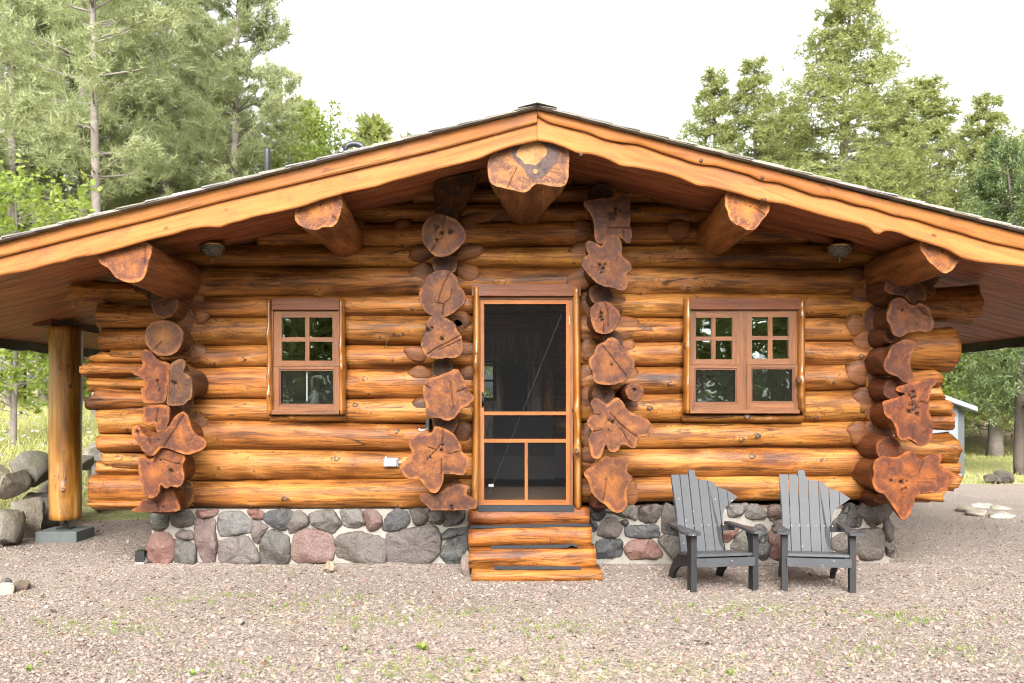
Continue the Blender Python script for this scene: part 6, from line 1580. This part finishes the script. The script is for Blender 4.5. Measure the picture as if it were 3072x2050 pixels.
# ------------------------------------------------------------------ vegetation
def leaves(P, D, T_, K, ln, wd, spread, seed, flat_=0.0, quad=False):
    """K thin leaf faces round each point P, leaning along D"""
    r = np.random.default_rng(seed); N = len(P)
    d = r.normal(size=(N, K, 3)); d[..., 2] *= (1 - flat_)
    d /= np.linalg.norm(d, axis=-1, keepdims=True) + 1e-9
    d = D[:, None] * (1 - spread) + d * spread; d /= np.linalg.norm(d, axis=-1, keepdims=True) + 1e-9
    s = r.normal(size=(N, K, 3)); s -= (s * d).sum(-1, keepdims=True) * d; s /= np.linalg.norm(s, axis=-1, keepdims=True) + 1e-9
    L = ln * r.uniform(.6, 1.25, (N, K, 1)); W = wd * r.uniform(.7, 1.3, (N, K, 1))
    st = r.normal(size=(N, K, 3)) * ln * .18
    a = P[:, None] + st
    if quad:
        V = np.stack([a, a + d * L * .5 + s * W * .5, a + d * L, a + d * L * .5 - s * W * .5], 2); k = 4
    else:
        V = np.stack([a - s * W * .5, a + s * W * .5, a + d * L], 2); k = 3
    V = V.reshape(-1, 3); Fc = np.arange(len(V)).reshape(-1, k)
    tone = np.repeat(T_, K * k)
    return V, Fc, tone


def build_tree(kind, H, base, R, seed, dens=1.0, trunk_r=.16, lean=(0, 0), mat=None, bark=None):
    r = np.random.default_rng(seed)
    tr = MB()
    def axis(z): t = z / H; return np.array([lean[0] * t * t * H + .06 * math.sin(t * 5 + seed), lean[1] * t * H + .10 * math.cos(t * 4 + seed * 2), z])
    zz = np.linspace(-.3, H * .98, 14)
    tr.tube([axis(z) for z in zz], [trunk_r * (1.25 if i == 0 else 1) * max(.06, 1 - .93 * max(0, z) / H) for i, z in enumerate(zz)], 9)
    P, D, TN = [], [], []
    z = base
    while z < H * .985:
        t = (z - base) / (H - base)
        if kind == 'pine': prof = (1 - t) ** .75 * (.55 + .45 * min(1, t * 3)) ; step = .42; nb = 5; up = .12 + .5 * t
        elif kind == 'cedar': prof = (.5 * (1 - t) ** .6 + .62 * (1 - t) ** 1.35) * (.6 + .4 * min(1, t * 4)); step = .15; nb = 4; up = .25
        elif kind == 'spruce': prof = (1 - t) ** .95; step = .25; nb = 5; up = -.12 + .3 * t
        else: prof = math.sin(math.pi * min(1, .12 + .86 * t)) ** .6; step = .24; nb = 3; up = .55
        for b in range(nb):
            if r.random() > .9 * min(1, dens + .3) or (kind == 'cedar' and t < .75 and r.random() < .22): continue
            az = r.uniform(0, 2 * math.pi)
            L = R * prof * r.uniform(.5, 1.18) + .12
            o = axis(z + r.uniform(-.1, .1)); dr = np.array([math.cos(az), math.sin(az), up + r.normal(0, .12)]); dr /= np.linalg.norm(dr)
            droop = -.12 if kind in ('pine', 'cedar') else 0
            m = max(3, int(L / .28)); pts = []
            for q in range(m + 1):
                s = q / m
                p = o + dr * L * s + np.array([0, 0, (droop * L * s * s if kind != 'pine' else .10 * L * s * s)]) + r.normal(0, .02, 3) * s
                pts.append(p)
            if L > .5 or kind == 'cedar': tr.tube(pts[:max(2, int(m * .8))], [max(.006, trunk_r * .22 * (1 - .8 * q / m) * min(1, L / 2)) for q in range(len(pts[:max(2, int(m * .8))]))], 4, cap=False)
            tone_b = r.uniform(.1, .9)
            nt_ = int((L * (22 if kind == 'pine' else 26 if kind == 'cedar' else 16) + (2 if kind == 'cedar' else 5)) * dens)
            for q in range(nt_):
                s = 1 - r.random() ** 1.6 * .78 if kind != 'broad' else 1 - r.random() ** 1.3 * .7
                wd = L * (.30 if kind == 'pine' else .40) * (.25 + s * .6)
                side = np.array([-math.sin(az), math.cos(az), 0])
                p = o + dr * L * s + np.array([0, 0, (droop * L * s * s if kind != 'pine' else .10 * L * s * s)]) + side * r.normal(0, wd * .55) + np.array([0, 0, r.normal(0, wd * (.30 if kind == 'pine' else .6))])
                P.append(p)
                dd = dr * .9 + side * r.normal(0, .7) + np.array([0, 0, .5 if kind == 'pine' else (-.1 if kind == 'cedar' else .1)])
                D.append(dd / np.linalg.norm(dd)); TN.append(np.clip(tone_b * .6 + r.random() * .4, 0, 1))
        z += step * r.uniform(.75, 1.25) * (1.25 if kind == 'pine' and t < .2 else 1)
    P, D, TN = np.array(P), np.array(D), np.array(TN)
    if kind == 'pine': V, Fc, tn = leaves(P, D, TN, 15, .23, .026, .52, seed)
    elif kind == 'spruce': V, Fc, tn = leaves(P, D, TN, 8, .16, .035, .5, seed)
    elif kind == 'cedar': V, Fc, tn = leaves(P, D, TN, 11, .135, .030, .7, seed, .0, True)
    else: V, Fc, tn = leaves(P, D, TN, 6, .13, .085, .9, seed, .2, True)
    mt = {'pine': M_PINE, 'spruce': M_PINE, 'cedar': M_CEDAR, 'broad': M_BROAD}[kind]
    crown = mesh('crown', V, Fc, mat or mt, None, False, {'tone': tn})
    trunk = mesh('trunk', tr.V, tr.F, bark or M_BARK, None, True)
    return trunk, crown


TREE = {}


def tree(name, key, u, y, sc, rz, label, group=None, x=None, zoff=0, swayx=0):
    trunk, crown = TREE[key]
    xx = (u - U0) * y / F if x is None else x
    z = float(terrain(xx, y))
    rt = empty(name, (xx, y, z + zoff)); tag(rt, label, 'tree', group)
    M = WM[rt.name] @ Rz(rz) @ Matrix.Diagonal((sc[0], sc[0], sc[1], 1))
    obj('trunk', trunk, M, rt); obj('crown', crown, M, rt)
    return rt


TREE['pine_a'] = build_tree('pine', 17, 2.4, 3.3, 11, 1.0, .21)
TREE['pine_d'] = build_tree('pine', 17, 5.6, 2.8, 14, .55, .135)
TREE['pine_b'] = build_tree('pine', 15, 2.0, 3.0, 12, 1.0, .19)
TREE['pine_c'] = build_tree('pine', 16, 2.6, 3.1, 13, .95, .20)
TREE['cedar_a'] = build_tree('cedar', 15, 1.0, 3.7, 21, 1.0, .22)
TREE['cedar_b'] = build_tree('cedar', 11.5, .8, 2.4, 22, 1.0, .16)
TREE['cedar_c'] = build_tree('cedar', 7.6, 1.5, 2.6, 23, 1.15, .13, lean=(-.05, 0), mat=M_CEDARD, bark=M_BARKD)
TREE['spruce'] = build_tree('spruce', 11, .8, 1.9, 31, .8, .13)
TREE['broad_a'] = build_tree('broad', 11, 2.6, 3.0, 41, .75, .13)
TREE['broad_b'] = build_tree('broad', 6.2, 1.0, 2.1, 42, .75, .07)
TREE['broad_c'] = build_tree('broad', 3.0, .3, 1.3, 43, 1.0, .05)

GP = 'pines behind the cabin'; GC = 'cedars behind the cabin'
tree('pine_tree', 'pine_d', 286, 21, (1.0, 1.0), .4, 'tall pine with a bare grey trunk standing nearest the camera of the pines', GP)
tree('pine_tree', 'pine_b', 712, 27.5, (1.0, 1.06), 2.1, 'slim pine whose pointed top rises against the white sky', GP)
tree('pine_tree', 'pine_c', 30, 27, (1.05, 1.1), 1.0, 'broad pine at the photo edge beyond the porch', GP)
tree('pine_tree', 'pine_b', 500, 30, (1.1, 1.28), 4.0, 'tall pine between the bare trunked pine and the slim pointed one', GP)
tree('pine_tree', 'pine_a', 250, 27, (1.1, 1.0), 1.4, 'bushy pine directly behind the bare grey trunk', GP)
tree('pine_tree', 'pine_c', 160, 33, (1.1, 1.25), 5.2, 'pine filling the gap between the bare grey trunk and the broad edge pine', GP)
tree('pine_tree', 'pine_a', 600, 35, (1.1, .92), 3.0, 'shorter pine behind the vent pipe', GP)
tree('pine_tree', 'pine_b', 390, 34, (1.1, 1.25), .2, 'dense pine just right of the bare grey trunk, farther back', GP)
tree('pine_tree', 'pine_a', 850, 34, (.9, .72), 1.3, 'low pine beside the leafy tree over the roof', GP)
tree('leafy_tree', 'broad_a', 985, 31, (.85, .92), .5, 'yellow green leafy tree above the black gooseneck vent')
tree('leafy_tree', 'broad_a', 870, 33, (.7, .80), 2.5, 'small leafy tree between the low pine and the gooseneck vent')
tree('spruce_tree', 'spruce', 1134, 36, (.55, .98), .3, 'small dark spruce tip showing above the roof')
tree('leafy_tree', 'broad_b', 1128, 34, (1.0, 1.35), 1.9, 'pale green bush top under the small spruce tip')
tree('leafy_tree', 'broad_b', 45, 15.5, (.85, .78), .8, 'bright yellow green sapling leaning over the porch roof', zoff=-.2)
tree('cedar_tree', 'cedar_a', 2545, 31, (1.55, 1.05), .3, 'tallest broad cedar, its top cut off by the photo edge', GC)
tree('cedar_tree', 'cedar_b', 2130, 36, (1.65, 1.23), 1.0, 'slender cedar second from the roof ridge', GC)
tree('cedar_tree', 'cedar_b', 2040, 38, (1.4, 1.03), 3.9, 'shortest cedar, nearest the roof ridge', GC)
tree('cedar_tree', 'cedar_b', 2262, 35, (1.6, 1.25), 2.3, 'slender cedar third from the roof ridge, beside the tallest one', GC)
tree('cedar_tree', 'cedar_b', 2975, 28, (1.4, .96), 3.3, 'pointed narrow cedar at the photo edge', GC)
tree('cedar_tree', 'cedar_b', 2790, 33, (2.3, 1.12), 4.3, 'bushy cedar beside the tallest one, toward the photo edge', GC)
tree('cedar_tree', 'cedar_a', 2370, 37, (1.7, .86), 5.0, 'low wide cedar in front of the slender ones', GC)
tree('cedar_tree', 'cedar_a', 2660, 36, (1.6, .84), 2.0, 'low wide cedar behind the tallest one', GC)
tree('cedar_tree', 'cedar_b', 3130, 31, (1.6, 1.0), 1.4, 'cedar cut off by the photo edge above the eave', GC)
tree('cedar_tree', 'cedar_c', 3058, 20.6, (.95, 1.0), .2, 'dark leaning cedar on the lawn beside the shed')
tree('leafy_tree', 'broad_b', 2790, 27, (1.2, .9), .9, 'bushy green tree behind the shed')
tree('leafy_bush', 'broad_c', 30, 24, (1.5, 1.2), .9, 'bright leafy bush in the meadow under the porch roof')
tree('leafy_bush', 'broad_c', 275, 26, (1.4, 1.3), 2.9, 'leafy bush seen between the porch post and the cabin')
GT = 'bare trunks at the wood edge'
for i, (u, w, lab) in enumerate(((60, .16, 'grey trunk at the wood edge, nearer the photo edge'), (137, .2, 'thicker grey trunk at the wood edge, beside the porch post'))):
    y = 28; x = wx(u, y)
    rt = empty('tree_stem', (x, y, float(terrain(x, y)))); tag(rt, lab, 'tree trunk', GT)
    t_ = MB(); t_.tube([(x, y, terrain(x, y) - .3), (x + .03, y, terrain(x, y) + 2), (x + .02, y, terrain(x, y) + 6)], [w * 1.15, w, w * .8], 9); t_.build('trunk', [M_BARK], None, rt, True)

# far woods and the woods behind the camera that the panes reflect
def wood(name, spots, seed):
    Vs, Fs, Ts = [], [], []; n0 = 0
    r = np.random.default_rng(seed)
    for x, y, h, w in spots:
        n = int(420 * (h / 12))
        t = r.random(n) ** .7; a = r.uniform(0, 6.28, n); rr = w * (1 - t) ** .7 * np.sqrt(r.random(n)) + .15
        P = np.stack([x + np.cos(a) * rr, y + np.sin(a) * rr, terrain(x, y) + .3 + t * (h - .3)], -1)
        D = np.stack([np.cos(a), np.sin(a), .3 + 0 * a], -1); D /= np.linalg.norm(D, axis=1, keepdims=True)
        V, Fc, tn = leaves(P, D, r.random(n) * .7 + .1, 7, .65, .22, .7, int(r.integers(1e6)), 0, True)
        Vs.append(V); Fs.append(Fc + n0); Ts.append(tn); n0 += len(V)
    return tag(obj(name, mesh(name, np.concatenate(Vs), np.concatenate(Fs), M_CEDAR, None, False, {'tone': np.concatenate(Ts)})), kind='stuff')


sp = [(-34 + i * 2.3 + rng.uniform(-1, 1), 41 + rng.uniform(-2, 5), rng.uniform(9, 14), 2.6) for i in range(15)]
sp += [(11 + i * 2.2 + rng.uniform(-1, 1), 44 + rng.uniform(-2, 6), rng.uniform(8, 11), 3.0) for i in range(15)]
sp += [(s_ * (30 + i * 4 + rng.uniform(-1, 1)), 44 - i * 2.6 + rng.uniform(-3, 3), rng.uniform(8, 12), 3.4) for s_ in (-1, 1) for i in range(16)]
wood('far_woods', sp, 5)
wood('woods', [(-40 + (i % 24) * 3.4 + rng.uniform(-1, 1), (-34 if i < 24 else -39) + rng.uniform(-1.5, 1.5), rng.uniform(9, 13), 4.0) for i in range(48)], 6)

# meadow grass on the bank
def tufts(name, x, y, z, K, ln, wd, seed, mat):
    n = len(x); P = np.stack([x, y, z], -1); D = np.tile([[0, 0, 1.0]], (n, 1))
    V, Fc, tn = leaves(P, D, rng.random(n), K, ln, wd, .38, seed)
    return tag(obj(name, mesh(name, V, Fc, mat, None, False, {'tone': tn})), kind='stuff')


n = 9000
x = rng.uniform(-16, -6.4, n); y = 9.5 + 20 * rng.random(n); tufts('meadow_grass', x, y, terrain(x, y), 6, .26, .014, 3, M_GRASSB)
n = 6000
x = rng.uniform(7, 17, n); y = rng.uniform(17.8, 32, n); tufts('lawn_grass', x, y, terrain(x, y), 5, .09, .012, 4, M_GRASSB)
# white wild flowers on the bank
n = 260
x = rng.uniform(-12, -6.6, n); y = rng.uniform(11, 24, n); z = terrain(x, y) + rng.uniform(.2, .38, n)
V, Fc, tn = leaves(np.stack([x, y, z], -1), np.tile([[0, 0, 1.0]], (n, 1)), rng.random(n), 5, .04, .035, 1.0, 9, .5, True)
tag(obj('wildflowers', mesh('wildflowers', V, Fc, M_PALE, None, False)), kind='stuff')
# grass coming up through the gravel
cl_ = [(wx(u, f), f, s) for u, f, s in ((2200, 7.0, .35), (2280, 7.2, .3), (1700, 6.6, .35), (1640, 6.5, .3), (2750, 6.8, .4), (2680, 6.9, .3), (1080, 6.8, .3), (1150, 6.7, .3), (400, 6.5, .3), (560, 7.4, .25), (700, 7.6, .2), (1300, 5.6, .35), (1180, 5.4, .4), (1500, 5.5, .35), (2080, 5.5, .3), (2600, 5.9, .4), (700, 5.5, .3), (1800, 5.6, .4), (250, 6.6, .3), (2900, 6.0, .3), (1370, 7.0, .25), (1050, 7.6, .2), (900, 7.2, .3))]
X, Y = [], []
for cx, cy, s in cl_:
    k = int(38 * s / .3); X.append(rng.normal(cx, s * .8, k)); Y.append(rng.normal(cy, s * .42, k))
X.append(rng.uniform(-4, 4.5, 160)); Y.append(rng.uniform(5, 8.6, 160))
X, Y = np.concatenate(X), np.concatenate(Y)
okk = ~((Y > 8.1))
X, Y = X[okk], Y[okk]
tufts('grass', X, Y, gz(X, Y), 5, .038, .0045, 8, M_WEED)
# single weeds
WD = [(142, 1949, 'small bright weed rosette on the gravel, below the dark brown rock'), (92, 1996, 'tiny weed nearest the lower photo corner, left side'), (578, 2013, 'thin upright weed sprig on open gravel below the single window'), (1268, 1938, 'largest spreading weed on the gravel in front of the steps'),
      (1412, 1941, 'forked weed just right of the largest one'), (1033, 1941, 'low weed left of the largest spreading one'), (1654, 1902, 'upright leafy weed below the steps'), (2077, 1807, 'dark leafy weed close to the chair legs'), (2186, 2010, 'small weed at the lower photo edge below the chairs')]
for i, (u, v, lab) in enumerate(WD):
    y = F * EYE / (v + 14 - V0); x = (u - U0) * y / F
    r = np.random.default_rng(60 + i); V, Fc = [], []
    nl = 7 + (i == 3) * 6; big = 1.5 if i == 3 else 1.0
    for q in range(nl):
        a = r.uniform(0, 6.28); el = r.uniform(.35, 1.2); L = r.uniform(.035, .06) * big; w = L * .22
        d = np.array([math.cos(a) * math.cos(el), math.sin(a) * math.cos(el), math.sin(el)]); s = np.array([-math.sin(a), math.cos(a), 0])
        b = len(V); c2 = d * L * .55 + np.array([0, 0, L * .05]); tp_ = d * L - np.array([0, 0, L * .18])
        V += [tuple(p) for p in (np.zeros(3), c2 + s * w, c2 - s * w, tp_, c2 + np.array([0, 0, -.1 * w]))]
        Fc += [(b, b + 1, b + 4), (b, b + 4, b + 2), (b + 1, b + 3, b + 4), (b + 4, b + 3, b + 2)]
    o = obj('weed', mesh('weed', V, Fc, M_WEED, None, False, {'tone': [.5] * len(V)}), T(x, y, float(gz(x, y))))
    tag(o, lab, 'weed', 'weeds in the gravel')


# straw and fallen leaves lying on the gravel
n = 900
X = np.concatenate([rng.normal(.35, .75, 500), rng.normal(-1.6, .9, 250), rng.normal(2.3, .8, 150)]); Y = np.concatenate([rng.normal(5.5, .28, 500), rng.normal(6.9, .35, 250), rng.normal(6.9, .3, 150)])
V, Fc, tn = leaves(np.stack([X, Y, gz(X, Y) + .006], -1), np.tile([[1.0, 0, .1]], (n, 1)), rng.random(n), 4, .055, .0035, .75, 17, .85)
tag(obj('straw', mesh('straw', V, Fc, make_plain('dry_straw', (.62, .50, .30), .9), None, False)), kind='stuff')
n = 260
Y = rng.uniform(5.2, 9.0, n); X = rng.uniform(-.52, .52, n) * Y
V, Fc, tn = leaves(np.stack([X, Y, gz(X, Y) + .009], -1), np.tile([[0, 0, 1.0]], (n, 1)), rng.random(n), 1, .032, .02, 1.0, 18, .8, True)
tag(obj('leaf_litter', mesh('leaf_litter', V, Fc, make_plain('dead_leaf', (.20, .095, .045), .9, .4, 3), None, False)), kind='stuff')
